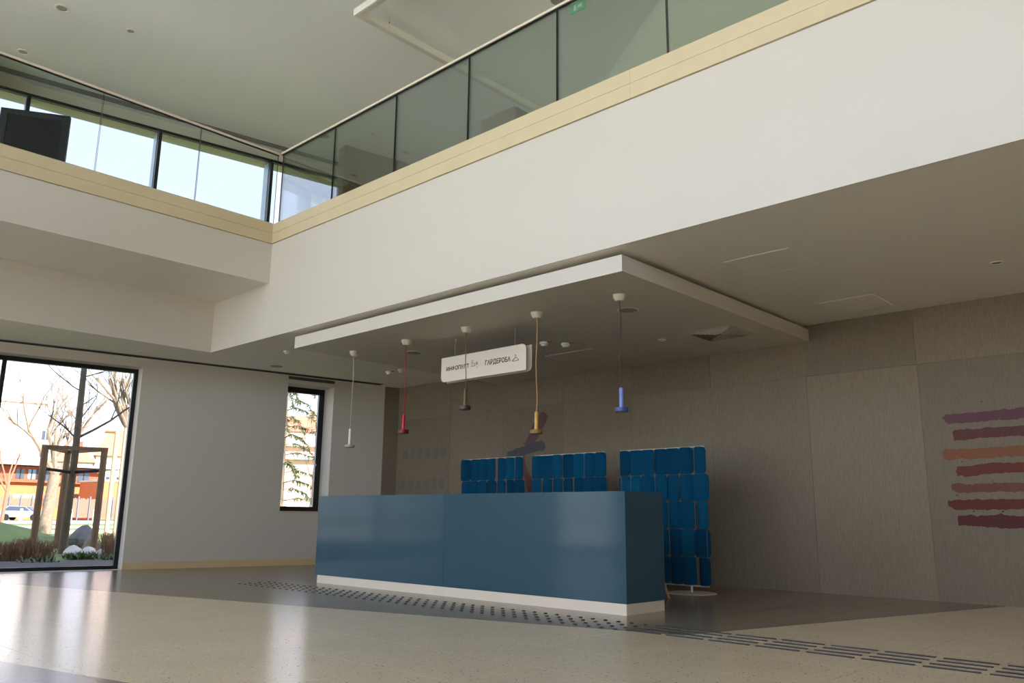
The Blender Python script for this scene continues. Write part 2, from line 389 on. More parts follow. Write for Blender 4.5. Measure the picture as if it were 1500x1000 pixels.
sl = MB(); sl.prism([(wlx(YR) - .1, YR), (XF - .05, YR), (XF - .05, YF + .05), (XE, YF + .05), (XE, YU), (wlx(YU) - .1, YU)], 4.2, 4.42)
struct(sl.build('floor_gallery', t_light))
uc = MB(); uc.prism([(wlx(YR) - .2, YR), (XE, YR), (XE, YU), (wlx(YU) - .2, YU)], HU, HU + .35)
struct(uc.build('ceiling_upper', mat('upper_ceiling_white', (239, 243, 246), .7, var=.012, vscale=.6)))
bu = MB(); bu.box(wlx(YU) - .4, XE, YU, YU + .2, 4.2, 5.3); bu.box(wlx(YU) - .4, XE, YU, YU + .2, 6.75, HU); bu.box(wlx(YU) - .4, wlx(YU) + .4, YU, YU + .2, 5.3, 6.75); bu.box(XE - .5, XE, YU, YU + .2, 5.3, 6.75)
struct(bu.build('wall_back_upper', white))
struct(MB().box(XE, XE + .25, YR, YU, -.2, HU + .3).build('wall_right', board_mats[0]))
struct(MB().box(wlx(YB), XE, YB + .31, YB + .5, HC, 4.4).build('wall_back_core', white))
def coping(name, run):                                       # cream stone boards in two courses with a sloped top edge
    o = None
    for (a, b) in run['cuts']:
        for (z0, z1, top) in ((ZM + .004, 4.510, 0), (4.513, 4.645, 1)):
            prof = [(-.02, z0), (.06, z0), (.06, z1 + (.035 if top else 0)), (.045, z1 + (.035 if top else 0)), (-.02, z1)] if top else [(-.02, z0), (.06, z0), (.06, z1), (-.02, z1)]
            if o is None: o = empty(name, run['org']); struct(o)
            mb = MB(run['T']); n = len(prof)
            vs = [(a, p, z) for p, z in prof] + [(b, p, z) for p, z in prof]
            mb.add(vs, [tuple(range(n)), tuple(range(n, 2 * n))[::-1]] + [(i, n + i, n + (i + 1) % n, (i + 1) % n) for i in range(n)])
            mb.build('coping_board', stone, o)
coping('trim_1', dict(cuts=[(-9.582, -3.7325), (-3.7305, 2.2), (2.202, XE)], org=(-3, YF, ZM), T=lambda a, p, z: (a, YF + p, z)))
coping('trim_2', dict(cuts=[(YR, -.6), (-.598, YF - .02)], org=(XF, 1, ZM), T=lambda a, p, z: (XF - p, a, z)))

# glazed front behind the camera
w4 = empty('window_4', (-3, YR, 0)); struct(w4)
x0f, x1f = wlx(YR), XE
f = MB()
for z in (0, 3.2, HU - .12): f.box(x0f, x1f, YR - .1, YR, z, z + .12)
f.build('window_frame', blackm, w4)
nb = 12; bw = (x1f - x0f) / nb; solid = (1, 4, 6, 7, 9, 11)        # unseen lower bays added as solid panels to cut light into the room
for k in range(nb + 1):
    xx = x0f + k * bw; MB().box(xx - .03, xx + .03, YR - .14, YR + .04, 0, HU).build('mullion', blackm, w4)
for k in range(nb):
    for z0, z1 in ((.12, 3.2), (3.32, HU - .12)):
        if z0 < 1 and k in solid: MB().box(x0f + k * bw + .03, x0f + (k + 1) * bw - .03, YR - .12, YR - .02, z0, z1).build('light_block_panel', white, w4)
        else: MB().box(x0f + k * bw + .03, x0f + (k + 1) * bw - .03, YR - .06, YR - .048, z0, z1).build('pane', clear_glass, w4)
w5 = empty('window_5_added', (-2, YU, 5.3)); struct(w5); xa5, xb5 = wlx(YU) + .4, XE - .5  # unseen window band added to bring daylight onto the gallery ceiling
f = MB(); f.box(xa5, xb5, YU + .05, YU + .12, 5.3, 5.36); f.box(xa5, xb5, YU + .05, YU + .12, 6.69, 6.75); f.build('window_frame', blackm, w5)
for k in range(11):
    xx = xa5 + (xb5 - xa5) * k / 10; MB().box(xx - .03, xx + .03, YU + .05, YU + .12, 5.36, 6.69).build('mullion', blackm, w5)
    if k < 10: MB().box(xx + .03, xa5 + (xb5 - xa5) * (k + 1) / 10 - .03, YU + .08, YU + .09, 5.36, 6.69).build('pane', clear_glass, w5)

# upper columns clad in board
for nme, (xa, xb, ya, yb) in {'column_1': (-8.58, -7.85, 8.35, 9.6), 'column_2': (-2.62, -1.2, 6.9, 7.8)}.items():
    struct(MB().box(xa, xb, ya, yb, 4.42, HU).build(nme, board_mats[1]))
struct(MB(WL).box(-.41, 3.4, .78, 1.02, 4.42, HU).build('wall_partition', board_mats[2]))
struct(MB(WL).box(-5.75, -5.42, .0, .75, 4.42, HU).build('column_3', mat('oak_column', (178, 150, 116), .6, var=.08, stretch=(4, 4, .5))))

# ------------------------------------------------------------------ suspended raft above the desk
XCL, XCR, YCN, ZC, ZCT = -9.029, -3.934, 5.556, 2.8694, 3.019
raft = empty('ceiling_raft', ((XCL + XCR) / 2, (YCN + YB) / 2, ZC))
MB().box(XCL, XCR, YCN, YB - .004, ZC, ZCT).build('raft_panel', white, raft)
MB().box(XCL + .35, XCR - .35, YCN + .35, YB - .05, ZCT, HC).build('upstand', white, raft)
for (a, b, c_, d_) in ((XCL + .08, XCR - .02, YCN + .06, YCN + .068), (XCR - .028, XCR - .02, YCN + .06, YB - .1)):
    MB().box(a, b, c_, d_, ZCT, ZCT + .012).build('edge_upstand', white, raft)
for k in range(6):
    MB().box(XCR - .19, XCR - .15, 5.9 + k * .62, 5.96 + k * .62, ZCT, HC).build('hanger', steel, raft)
tag(raft, 'white suspended ceiling raft hung above the blue reception desk', 'ceiling raft')

# ------------------------------------------------------------------ reception desk
blue = mat('blue_desk_laminate', (62, 90, 103), .09, var=.015, spec=.13)
plin = mat('cream_plinth', (238, 224, 202), .4, var=.015)
DX0, DX1, DY0, DY1 = -8.752, -4.174, 5.874, 6.461
desk = empty('reception_desk', ((DX0 + DX1) / 2, (DY0 + DY1) / 2, 0))
for a, b in ((DX0, -6.4585), (-6.4565, DX1)):
    MB().box(a, b, DY0, DY0 + .022, .092, 1.0232).build('front_panel', blue, desk)
for a, b in ((DX0 + .022, -6.4585), (-6.4565, DX1 - .022)):
    MB().box(a, b, DY0 + .0225, DY1, 1.0, 1.0232).build('desk_top', blue, desk)
MB().box(DX1 - .022, DX1, DY0 + .0225, DY1, .092, 1.0232).build('side_panel', blue, desk)
MB().box(DX0, DX0 + .022, DY0 + .0225, DY1, .092, 1.0232).build('side_panel', blue, desk)
MB().box(DX0 + .03, DX1 - .03, DY0 + .28, DY0 + .30, .092, 1.0).build('modesty_panel', blue, desk)
for a, b in ((DX0 + .045, -6.445), (-6.443, DX1 - .004)):
    MB().box(a, b, DY0 + .004, DY0 + .03, 0, .092).build('plinth_board', plin, desk)
MB().box(DX1 - .03, DX1 - .004, DY0 + .0305, DY1 - .01, 0, .092).build('plinth_board', plin, desk)
MB().box(DX0 + .045, DX0 + .07, DY0 + .0305, DY1 - .01, 0, .092).build('plinth_board', plin, desk)
tag(desk, 'long blue reception desk on a recessed cream plinth', 'desk')

# ------------------------------------------------------------------ pendant lamps
cupm = mat('cream_ceiling_cup', (226, 218, 202), .5)
PEN = [(-8.60, 1.865, 1.667, 1.632, (226, 218, 196), (168, 162, 140), (190, 176, 150), 'cream', 'beige'),
       (-7.55, 1.969, 1.790, 1.742, (196, 18, 30), (120, 14, 18), (178, 22, 32), 'red', 'red'),
       (-6.505, 2.169, 1.986, 1.941, (104, 84, 44), (62, 52, 34), (120, 82, 62), 'olive brown', 'brown'),
       (-5.455, 1.835, 1.656, 1.612, (214, 168, 60), (128, 98, 36), (196, 150, 104), 'mustard yellow', 'tan'),
       (-4.407, 1.977, 1.792, 1.751, (124, 146, 216), (60, 76, 136), (62, 62, 60), 'periwinkle blue', 'dark grey')]
for (px_, zs, zr, zb, c1, c2, c3, n1, n2) in PEN:
    y_ = 6.175
    t = empty('pendant_lamp', (px_, y_, zb))
    MB().lathe((px_, y_, ZC), [(.030, -.062), (.040, -.06), (.058, -.03), (.064, -.006), (.064, 0)], 28).build('ceiling_cup', cupm, t, smooth=True)
    pts = [(px_ + .006 * math.sin(k * .9 + px_), y_ + .004 * math.sin(k * 1.3), zs + (ZC - .06 - zs) * k / 8) for k in range(9)]; pts[0] = (px_, y_, zs)
    MB().tube(pts, .0048, 8).build('cord', mat(n1 + '_cord', c3, .7), t, smooth=True)
    MB().lathe((px_, y_, 0), [(.006, zs + .004), (.018, zs), (.0195, zs - .006), (.0195, zr)], 24).build('stem', mat(n1 + '_stem', c1, .35), t, smooth=True)
    dm = mat(n1 + '_disc', c2, .4)
    sh = MB().lathe((px_, y_, 0), [(.046, zb + .004), (.052, zb), (.0625, zb + .004), (.0635, zb + .02), (.0635, zr - .003), (.060, zr), (.02, zr)], 32).build('shade_disc', dm, t, smooth=True)
    MB().lathe((px_, y_, zb - .002), [(.044, 0), (.044, .006)], 28).build('diffuser', mat('lamp_diffuser', (150, 146, 134), .5), sh, smooth=True)
    tag(t, '%s stick pendant lamp with flat disc shade on %s cord' % (n1, n2), 'lamp', 'pendant lamps over the reception desk')

# ------------------------------------------------------------------ hanging sign
SY = 6.46
signm = mat('warm_white_sign', (226, 214, 196), .5, var=.01); inkm = mat('dark_sign_ink', (52, 44, 48), .6)
def rrect(x0, x1, z0, z1, r, corners):           # corners rounded: set of 'tl','tr','bl','br'
    out = []
    for nme, cx_, cz_, a0, ox, oz in (('bl', x0 + r, z0 + r, 180, x0, z0), ('br', x1 - r, z0 + r, 270, x1, z0), ('tr', x1 - r, z1 - r, 0, x1, z1), ('tl', x0 + r, z1 - r, 90, x0, z1)):
        if nme in corners: out += [(cx_ + r * math.cos(math.radians(a0 + 90 * k / 8)), cz_ + r * math.sin(math.radians(a0 + 90 * k / 8))) for k in range(9)]
        else: out.append((ox, oz))
    return out
X0S, X1S, Z0S, Z1S = -7.228, -5.860, 2.353, 2.648
sign = empty('hanging_sign', ((X0S + X1S) / 2, SY + .05, Z0S))
MB().slab_xz(rrect(X0S, X1S, Z0S, Z1S, .06, {'bl', 'tr'}), SY, SY + .008).build('front_panel', signm, sign)
MB().slab_xz(rrect(X0S, X1S, Z0S, Z1S, .06, {'br', 'tl'}), SY + .09, SY + .098).build('rear_panel', signm, sign)
MB().box(X0S + .07, X1S - .07, SY + .008, SY + .09, Z0S + .07, Z1S - .03).build('spacer', signm, sign)
for xx in (-7.05, -6.07):
    w_ = MB().tube([(xx, SY + .05, Z1S - .035), (xx, SY + .05, ZC)], .0016, 6).build('suspension_wire', steel, sign)
    MB().lathe((xx, SY + .05, ZC - .012), [(.004, 0), (.012, .004), (.012, .012)], 12).build('ceiling_fixing', steel, w_)
def lettering(body, x0, x1, z0, z1, name):
    cu = bpy.data.curves.new('t', 'FONT'); cu.body = body; cu.size = 1; cu.extrude = 0; cu.offset = .028
    tmp = bpy.data.objects.new('t', cu); C.objects.link(tmp)
    dg = bpy.context.evaluated_depsgraph_get(); me = bpy.data.meshes.new_from_object(tmp.evaluated_get(dg))
    bpy.data.objects.remove(tmp)
    xs = [v.co.x for v in me.vertices]; ys = [v.co.y for v in me.vertices]
    for v in me.vertices:
        a = (v.co.x - min(xs)) / (max(xs) - min(xs)); b = (v.co.y - min(ys)) / (max(ys) - min(ys))
        v.co = (x0 + (x1 - x0) * a, 0, z0 + (z1 - z0) * b)
    me.name = name; me.materials.clear(); me.materials.append(inkm)
    o = bpy.data.objects.new(name, me); C.objects.link(o)
    for v in me.vertices: v.co -= Vector((x0, 0, z0))
    place(o, (x0, SY - .0012, z0), sign); return o
lettering('ИНФОПУЛТ', -7.137, -6.752, 2.477, 2.534, 'lettering')
lettering('ГАРДЕРОБА', -6.485, -6.09, 2.464, 2.535, 'lettering')
ic = MB()
def bar(mb, x0, z0, x1, z1, w=.0028):
    L = math.hypot(x1 - x0, z1 - z0); nx, nz = -(z1 - z0) / L * w, (x1 - x0) / L * w
    mb.slab_xz([(x0 + nx, z0 + nz), (x1 + nx, z1 + nz), (x1 - nx, z1 - nz), (x0 - nx, z0 - nz)], SY - .0016, SY - .0002)
def ring(mb, cx_, cz_, rx, rz, a0=0, a1=360, n=14, w=.0025):
    P = [(cx_ + rx * math.cos(math.radians(a0 + (a1 - a0) * k / n)), cz_ + rz * math.sin(math.radians(a0 + (a1 - a0) * k / n))) for k in range(n + 1)]
    for p, q in zip(P[:-1], P[1:]): bar(mb, *p, *q, w)
g_ = mat('grey_sign_ink', (120, 112, 108), .6)
ring(ic, -6.695, 2.548, .012, .012); ring(ic, -6.695, 2.515, .014, .016); bar(ic, -6.725, 2.49, -6.645, 2.49); bar(ic, -6.66, 2.49, -6.66, 2.53); bar(ic, -6.648, 2.49, -6.648, 2.53)
bar(ic, -6.62, 2.50, -6.62, 2.535, .009); bar(ic, -6.62, 2.467, -6.62, 2.478, .006)
ic.build('desk_icon', g_, sign)
ic = MB(); ring(ic, -6.016, 2.532, .009, .008, -80, 200); bar(ic, -6.014, 2.524, -6.014, 2.512)
bar(ic, -6.014, 2.512, -6.062, 2.478); bar(ic, -6.014, 2.512, -5.968, 2.482); bar(ic, -6.062, 2.472, -5.968, 2.474); bar(ic, -6.062, 2.472, -6.062, 2.479); bar(ic, -5.968, 2.474, -5.968, 2.483)
ic.build('hanger_icon', inkm, sign)
tag(sign, 'white hanging direction sign with dark Cyrillic lettering above the desk', 'sign')

# ------------------------------------------------------------------ blue privacy screens
felt = [mat('petrol_felt', (4, 68, 98), .95, var=.05, vscale=9, spec=.15), mat('petrol_felt_light', (6, 76, 106), .95, var=.05, vscale=9, spec=.15), mat('petrol_felt_deep', (3, 60, 88), .95, var=.05, vscale=9, spec=.15)]
creamm = mat('cream_metal', (206, 196, 178), .45)
def scallop(w, h, r, bulge, th, m_, parent, org, name='felt_panel'):
    nx = 10; front = []; back = []
    us = sorted(set([-1 + 2 * k / nx for k in range(nx + 1)] + [-1 + r / w * .4, 1 - r / w * .4, -1 + r / w * 1.2, 1 - r / w * 1.2]))
    for u in us:
        x_ = u * w / 2; e_ = max(0, abs(x_) - (w / 2 - r)); drop = r - math.sqrt(max(0, r * r - e_ * e_)); hh = h / 2 - drop
        y_ = bulge * (1 - math.cos(u * math.pi / 2.2)) if bulge > 0 else -bulge * math.cos(u * math.pi / 2.2)
        for k in (-1, 1): front.append((x_, y_, k * hh)); back.append((x_, y_ + th, k * hh))
    n = len(us); vs = front + back; o = 2 * n; fs = []
    for i in range(n - 1):
        fs += [(2 * i, 2 * i + 2, 2 * i + 3, 2 * i + 1), (o + 2 * i + 1, o + 2 * i + 3, o + 2 * i + 2, o + 2 * i),
               (2 * i, o + 2 * i, o + 2 * i + 2, 2 * i + 2), (2 * i + 1, 2 * i + 3, o + 2 * i + 3, o + 2 * i + 1)]
    fs += [(0, 1, o + 1, o), (2 * n - 2, o + 2 * n - 2, o + 2 * n - 1, 2 * n - 1)]
    mb = MB(lambda a, b, c_: (org[0] + a, org[1] + b, org[2] + c_)); mb.add(vs, fs)
    ob = mb.build(name, m_, parent, org=org, smooth=True); return ob
SCY = 8.139
proto = {}
for si, (xa, xb, lab) in enumerate([(-8.583, -7.402, 'blue scalloped felt screen standing nearest the painted cross figure'),
                                    (-7.25, -6.043, 'blue scalloped felt screen standing between two identical screens'),
                                    (-5.864, -4.671, 'blue scalloped felt screen with white foot showing beside the desk end')]):
    rg = random.Random(40 + si)
    sc = empty('privacy_screen', ((xa + xb) / 2, SCY, 0))
    MB().box(xa + .03, xb - .03, SCY - .006, SCY + .006, 1.583, 1.592).build('top_rail', creamm, sc)
    MB().box(xa + .03, xb - .03, SCY - .008, SCY + .008, .078, .092).build('bottom_rail', creamm, sc)
    pitch = (xb - xa) / 7
    for k in range(8):
        xx = xa + k * pitch; xx = min(max(xx, xa + .035), xb - .035)
        MB().tube([(xx, SCY, .09), (xx, SCY, 1.585)], .004, 6).build('rod', mat('grey_rod', (112, 106, 96), .5), sc)
    for r in range(5):
        zc_ = .24 + .299 * r
        for k in range(7):
            kind = rg.choice([0, 0, 0, 1, 2, 3]); mi = rg.choice([0, 0, 1, 2])
            w = [pitch * 1.06, pitch * 1.02, pitch * 1.13, pitch * .9][kind]
            bul = [.034, .042, .022, .046][kind] * (1 if rg.random() < .75 else -.6)
            key = (kind, mi, bul, si == 1)
            pos = (xa + (k + .5) * pitch + rg.uniform(-.004, .004), SCY - .014 + rg.choice([-.016, .0, .008]) - max(0, bul) * .5, zc_)
            if key in proto: o = clone(proto[key], 'felt_panel', pos, sc)
            else: o = proto[key] = scallop(w, .297, .04, bul, .006, felt[mi], sc, pos)
            o.rotation_euler.z = rg.uniform(-.2, .2)
    for xx in (xa + .245, xb - .245):
        MB().tube([(xx, SCY, .012), (xx, SCY, .08)], .014, 12).build('post', creamm, sc, smooth=True)
        MB().lathe((xx, SCY, 0), [(.262, 0), (.27, .004), (.266, .011), (.02, .014)], 40).build('foot_plate', creamm, sc, smooth=True)
    tag(sc, lab, 'screen', 'felt privacy screens behind the desk')

# chair behind the desk (only its edge and a leg show)
chx, chy = -5.03, 7.28
ch = empty('visitor_chair', (chx, chy, 0))
navy = mat('navy_shell', (18, 34, 66), .5); oak = mat('oak', (196, 152, 104), .5, var=.08, stretch=(6, 6, 1))
def shell(pr, th=.012):
    mb = MB(); n = len(pr); vs = []; fs = []; m_ = 9
    for (y_, z_, hw, curl) in pr:
        for k in range(m_):
            u = -1 + 2 * k / (m_ - 1); vs.append((chx + u * hw, chy + y_ - curl * .6 * u * u, z_ + curl * u * u * .25))
    off = len(vs); vs += [(a, b + th * .6, c_ - th) for a, b, c_ in vs]
    for i in range(n - 1):
        for k in range(m_ - 1):
            q = (i * m_ + k, i * m_ + k + 1, (i + 1) * m_ + k + 1, (i + 1) * m_ + k); fs += [q, tuple(off + j for j in q[::-1])]
    rim = [k for k in range(m_)] + [i * m_ + m_ - 1 for i in range(1, n)] + [(n - 1) * m_ + k for k in range(m_ - 2, -1, -1)] + [i * m_ for i in range(n - 2, 0, -1)]
    for a, b in zip(rim, rim[1:] + rim[:1]): fs.append((a, off + a, off + b, b))
    return mb.add(vs, fs)
shell([(-.22, .44, .21, .0), (-.1, .445, .22, .02), (.05, .44, .22, .04), (.17, .45, .22, .06)]).build('seat', navy, ch, smooth=True)
shell([(.18, .455, .22, .06), (.215, .52, .225, .1), (.235, .62, .22, .12), (.25, .72, .205, .1), (.26, .78, .17, .08)]).build('backrest', navy, ch, smooth=True)
for sx_ in (-1, 1):
    for sy_ in (-1, 1):
        MB().tube([(chx + sx_ * .13, chy + sy_ * .12, .43), (chx + sx_ * .245, chy + sy_ * .20, 0)], [.018, .011], 10).build('leg', oak, ch, smooth=True)
tag(ch, 'dark blue shell chair with light wooden legs behind the desk end', 'chair')

# ------------------------------------------------------------------ tactile paving
studm = mat('dark_tactile_metal', (46, 46, 48), .45)
tf = empty('tactile_stud_field', (-6.4, 5.3, 0)); first = None
for k in range(44):
    for r, y_ in enumerate((5.50, 5.372, 5.244, 5.115)):
        pos = (-9.15 + k * .1258, y_, 0)
        if first is None:
            first = MB().lathe(pos, [(.0175, 0), (.0175, .002), (.0125, .005)], 14).build('stud', studm, tf, org=pos)
        else: clone(first, 'stud', pos, tf)
tag(tf, 'field of small dark round tactile studs along the desk front', 'tactile paving')
tb = empty('tactile_guide_path', (-1, 5.3, 0)); first = None
for k in range(17):
    for y_ in (5.51, 5.38, 5.248, 5.129):
        pos = (-3.655 + k * .3363 + .147, y_, 0)
        if first is None:
            a, b, w = pos[0] - .147, pos[0] + .147, .0125
            poly = [(a + w * .4, y_ - w), (b - w * .4, y_ - w), (b, y_ - w * .4), (b, y_ + w * .4), (b - w * .4, y_ + w), (a + w * .4, y_ + w), (a, y_ + w * .4), (a, y_ - w * .4)]
            first = MB().prism(poly, 0, .005).build('guide_bar', studm, tb, org=pos)
        else: clone(first, 'guide_bar', pos, tb)
tag(tb, 'path of long dark tactile guide bars running from the studs', 'tactile paving')

# ------------------------------------------------------------------ glass balustrades
bal_glass = glass('green_balustrade_glass', (.90, .955, .935), 1.40, .6)
edge_m = mat('dark_glass_edge', (20, 34, 34), .3)
railm = mat('cream_handrail', (226, 212, 190), .4); gasket = mat('black_gasket', (12, 14, 16), .6)
def pane(T, a, b, z0, z1, parent, th=.017):
    mb = MB(T); y0, y1 = -th / 2, th / 2
    vs = [(x_, y_, z_) for z_ in (z0, z1) for x_, y_ in ((a, y0), (b, y0), (b, y1), (a, y1))]
    mb.add(vs, [(0, 1, 5, 4), (2, 3, 7, 6)]); mb.cur = 1
    mb.f += [[3, 2, 1, 0], [4, 5, 6, 7], [1, 2, 6, 5], [3, 0, 4, 7]]; mb.mi += [1] * 4
    return mb.build('glass_pane', [bal_glass, edge_m], parent)
def balustrade(name, T, joints, org, label):
    o = empty(name, org)
    for a, b in zip(joints[:-1], joints[1:]): pane(T, a + .006, b - .006, 4.60, 5.673, o)
    MB(T).box(joints[0] - .02, joints[-1], -.012, .012, 5.674, 5.684).build('gasket', gasket, o)
    MB(T).box(joints[0] - .02, joints[-1], -.024, .024, 5.6845, 5.712).build('handrail', railm, o)
    tag(o, label, 'balustrade')
jr = [-9.58] + [-8.34 + 1.2385 * k for k in range(11)]; jr = [j for j in jr if j < XE] + [XE]
balustrade('glass_balustrade', lambda a, p, z: (a, YF + .056 + p, z), jr, (-3, YF + .056, 4.6), 'glass balustrade with cream handrail on the long beam above the desk')
jl = [YF + .03, 4.363, 3.15, 1.937, .724, -.489, -1.702, -2.915, -4.128, YR][::-1]
balustrade('glass_balustrade', lambda a, p, z: (XF - .056 - p, a, z), jl, (XF - .056, 0, 4.6), 'glass balustrade in front of the upper window band')

# ------------------------------------------------------------------ upper level items
lf = empty('light_frame', (-4.8, 7.0, 6.73)); profm = mat('white_profile', (232, 228, 216), .45); difm = mat('lamp_cover', (214, 214, 208), .5)
ax0, ax1, ay0, ay1 = -7.535, -1.6, 5.14, 10.6; pw = .085
for (a, b, c_, d_) in ((ax0, ax0 + pw, ay0, ay1), (ax1 - pw, ax1, ay0, ay1), (ax0 + pw, ax1 - pw, ay0, ay0 + pw), (ax0 + pw, ax1 - pw, ay1 - pw, ay1)):
    pb = MB().box(a, b, c_, d_, 6.735, 6.825).build('profile', profm, lf)
    MB().box(a + .012, b - .012, c_ + .012, d_ - .012, 6.731, 6.7349).build('light_cover', difm, pb)
for (xx, yy) in ((-7.47, 5.635), (-7.47, 7.69), (-7.475, 8.1), (-7.47, 10.2), (-5, ay0 + .04), (-3, ay0 + .04), (-1.64, 6.5), (-1.64, 9.2), (-4.5, ay1 - .04)):
    w_ = MB().tube([(xx, yy, 6.825), (xx, yy, HU)], .002, 6).build('suspension_wire', steel, lf)
    MB().lathe((xx, yy, 6.825), [(.006, 0), (.006, .035), (.002, .04)], 10).build('wire_clamp', blackm, w_)
tag(lf, 'white rectangular light frame hung by wires under the upper ceiling', 'light')

kx, ky = -11.51, 2.95
dv = Vector((.407, .706, 0)).normalized(); nv = Vector((dv.y, -dv.x, 0))
KT = lambda a, b, c_: (kx + dv.x * a + nv.x * b, ky + dv.y * a + nv.y * b, c_)
tv = empty('display_screen', (kx, ky, 4.42)); tvm = mat('black_plastic', (27, 28, 29), .55, spec=.3); scr = mat('screen_glass_black', (5, 5, 6), .5, spec=.2)
hs = MB(KT).box(-.41, .41, -.06, .0, 5.22, 6.0).build('housing', tvm, tv, bevel=.006)
fr = MB(KT)
for q in ((-.41, .41, 5.92, 6.0), (-.41, .41, 5.22, 5.31), (-.41, -.325, 5.31, 5.92), (.325, .41, 5.31, 5.92)): fr.box(q[0], q[1], .0003, .014, q[2], q[3])
fr.build('bezel', tvm, tv)
MB(KT).box(-.325, .325, .0003, .004, 5.31, 5.92).build('screen', scr, tv)
MB(KT).box(-.05, .05, -.05, -.01, 4.44, 5.22).build('pole', tvm, tv); MB(KT).box(-.33, .33, -.25, .2, 4.42, 4.44).build('base_plate', tvm, tv)
tag(tv, 'black display screen on a stand before the upper windows', 'screen')

ex = empty('exit_sign', (-5.50, 6.956, 6.73)); gm = mat('green_sign', (20, 140, 92), .4, emit=((20, 150, 96), .25))
MB().box(-5.62, -5.40, 6.945, 6.965, 6.78, 6.90).build('sign_plate', gm, ex); MB().box(-5.60, -5.42, 6.93, 6.98, 6.90, HU).build('housing', white_s, ex)
MB().box(-5.56, -5.52, 6.9435, 6.9448, 6.80, 6.875).box(-5.50, -5.43, 6.9435, 6.9448, 6.82, 6.86).build('pictogram', white_s, ex)
tag(ex, 'green emergency exit sign hanging from the upper ceiling', 'sign')

def downlight(x_, y_, z_, r, label, group):
    o = empty('downlight', (x_, y_, z_ - .008))
    MB().lathe((x_, y_, z_), [(r * .72, -.002), (r * .78, -.008), (r, -.006), (r, 0)], 24).build('trim_ring', white_s, o, smooth=True)
    MB().lathe((x_, y_, z_), [(r * .70, -.003), (r * .70, -.0005)], 20).build('lens', mat('downlight_lens', (150, 150, 146), .3), o)
    tag(o, label, 'downlight', group)
downlight(-10.365, 2.772, HU, .085, 'wide-rimmed round downlight in the upper ceiling over the left gallery', None)
downlight(-10.228, 3.559, HU, .055, 'small recessed spot in the upper ceiling over the left gallery rail', None)
downlight(-11.828, 2.77, HU, .075, 'round downlight in the upper ceiling beside the oak column', None)
downlight(-11.81, 4.783, HC, .06, 'small recessed downlight in the low ceiling above the large window', None)
downlight(-1.644, 8.08, HC, .055, 'small recessed downlight in the low ceiling by the painted stripes', None)
downlight(-5.19, 8.117, ZC, .045, 'small recessed downlight in the ceiling raft near the square vent', None)
def speaker(x_, y_, z_, label):
    o = empty('ceiling_speaker', (x_, y_, z_ - .006)); g = mat('speaker_grille', (158, 156, 150), .7, bump=.3, bscale=400)
    MB().lathe((x_, y_, z_), [(.095, -.004), (.10, -.006), (.112, -.004), (.112, 0)], 32).build('rim', white_s, o, smooth=True)
    MB().lathe((x_, y_, z_), [(.094, -.005), (.094, -.001)], 32).build('grille', g, o); tag(o, label, 'speaker')
speaker(-11.326, 6.672, HC, 'round grey ceiling speaker beside the linear air slot')
speaker(-8.07, 6.736, ZC, 'round grey ceiling speaker in the raft behind the red pendant lamp')
speaker(-4.681, 6.703, ZC, 'round grey ceiling speaker in the raft behind the blue pendant lamp')
speaker(-10.889, 6.977, HU, 'round ceiling speaker in the upper ceiling beside the clad partition')
speaker(-5.68, 6.802, HU, 'round ceiling speaker in the upper ceiling beside the exit sign')
redm = mat('red_tag', (150, 40, 30), .5)
def detector(x_, y_, z_, label, tagged=True):
    o = empty('smoke_detector', (x_, y_, z_ - .05))
    MB().lathe((x_, y_, z_), [(.03, -.05), (.036, -.046), (.038, -.03), (.052, -.026), (.054, -.008), (.054, 0)], 24).build('body', white_s, o, smooth=True)
    MB().lathe((x_, y_, z_), [(.0545, -.018), (.0545, -.012)], 24).build('base_ring', white_s, o)
    if tagged: MB().box(x_ + .04, x_ + .12, y_ - .006, y_ + .006, z_ - .012, z_ - .002).build('warning_tag', redm, o)
    tag(o, label, 'detector')
detector(-6.36, 7.335, ZC, 'white smoke detector with red tag on the raft, behind the sign end')
detector(-6.20, 7.55, ZC, 'white smoke detector with red tag on the raft, farther from the sign')
detector(-10.346, 8.123, HC, 'white detector with red tag on the low ceiling near the cream lamp')
detector(-10.06, 8.14, HC, 'plain white detector on the low ceiling behind the red lamp cord', False)
detector(-10.138, 6.128, HC, 'white detector on the low ceiling by the raft corner', False)

def hatch(x0, x1, y0, y1, z_, label):
    o = empty('access_hatch', ((x0 + x1) / 2, (y0 + y1) / 2, z_ - .004)); w = .004
    MB().box(x0 + w, x1 - w, y0 + w, y1 - w, z_ - .003, z_).build('hatch_panel', white if z_ == ZC else ceilw, o)
    fr = MB(); fr.box(x0 - w, x1 + w, y0 - w, y0, z_ - .004, z_); fr.box(x0 - w, x1 + w, y1, y1 + w, z_ - .004, z_); fr.box(x0 - w, x0, y0, y1, z_ - .004, z_); fr.box(x1, x1 + w, y0, y1, z_ - .004, z_)
    fr.build('hatch_frame', white if z_ == ZC else ceilw, o); tag(o, label, 'hatch')
hatch(-3.46, -2.85, 6.47, 7.06, HC, 'square flush access hatch in the low ceiling beside the raft front corner')
hatch(-3.44, -2.85, 8.43, 9.0, HC, 'square flush access hatch in the low ceiling next to the rear wall')
hatch(-6.92, -6.15, 8.0, 8.597, ZC, 'square flush access hatch in the underside of the raft')

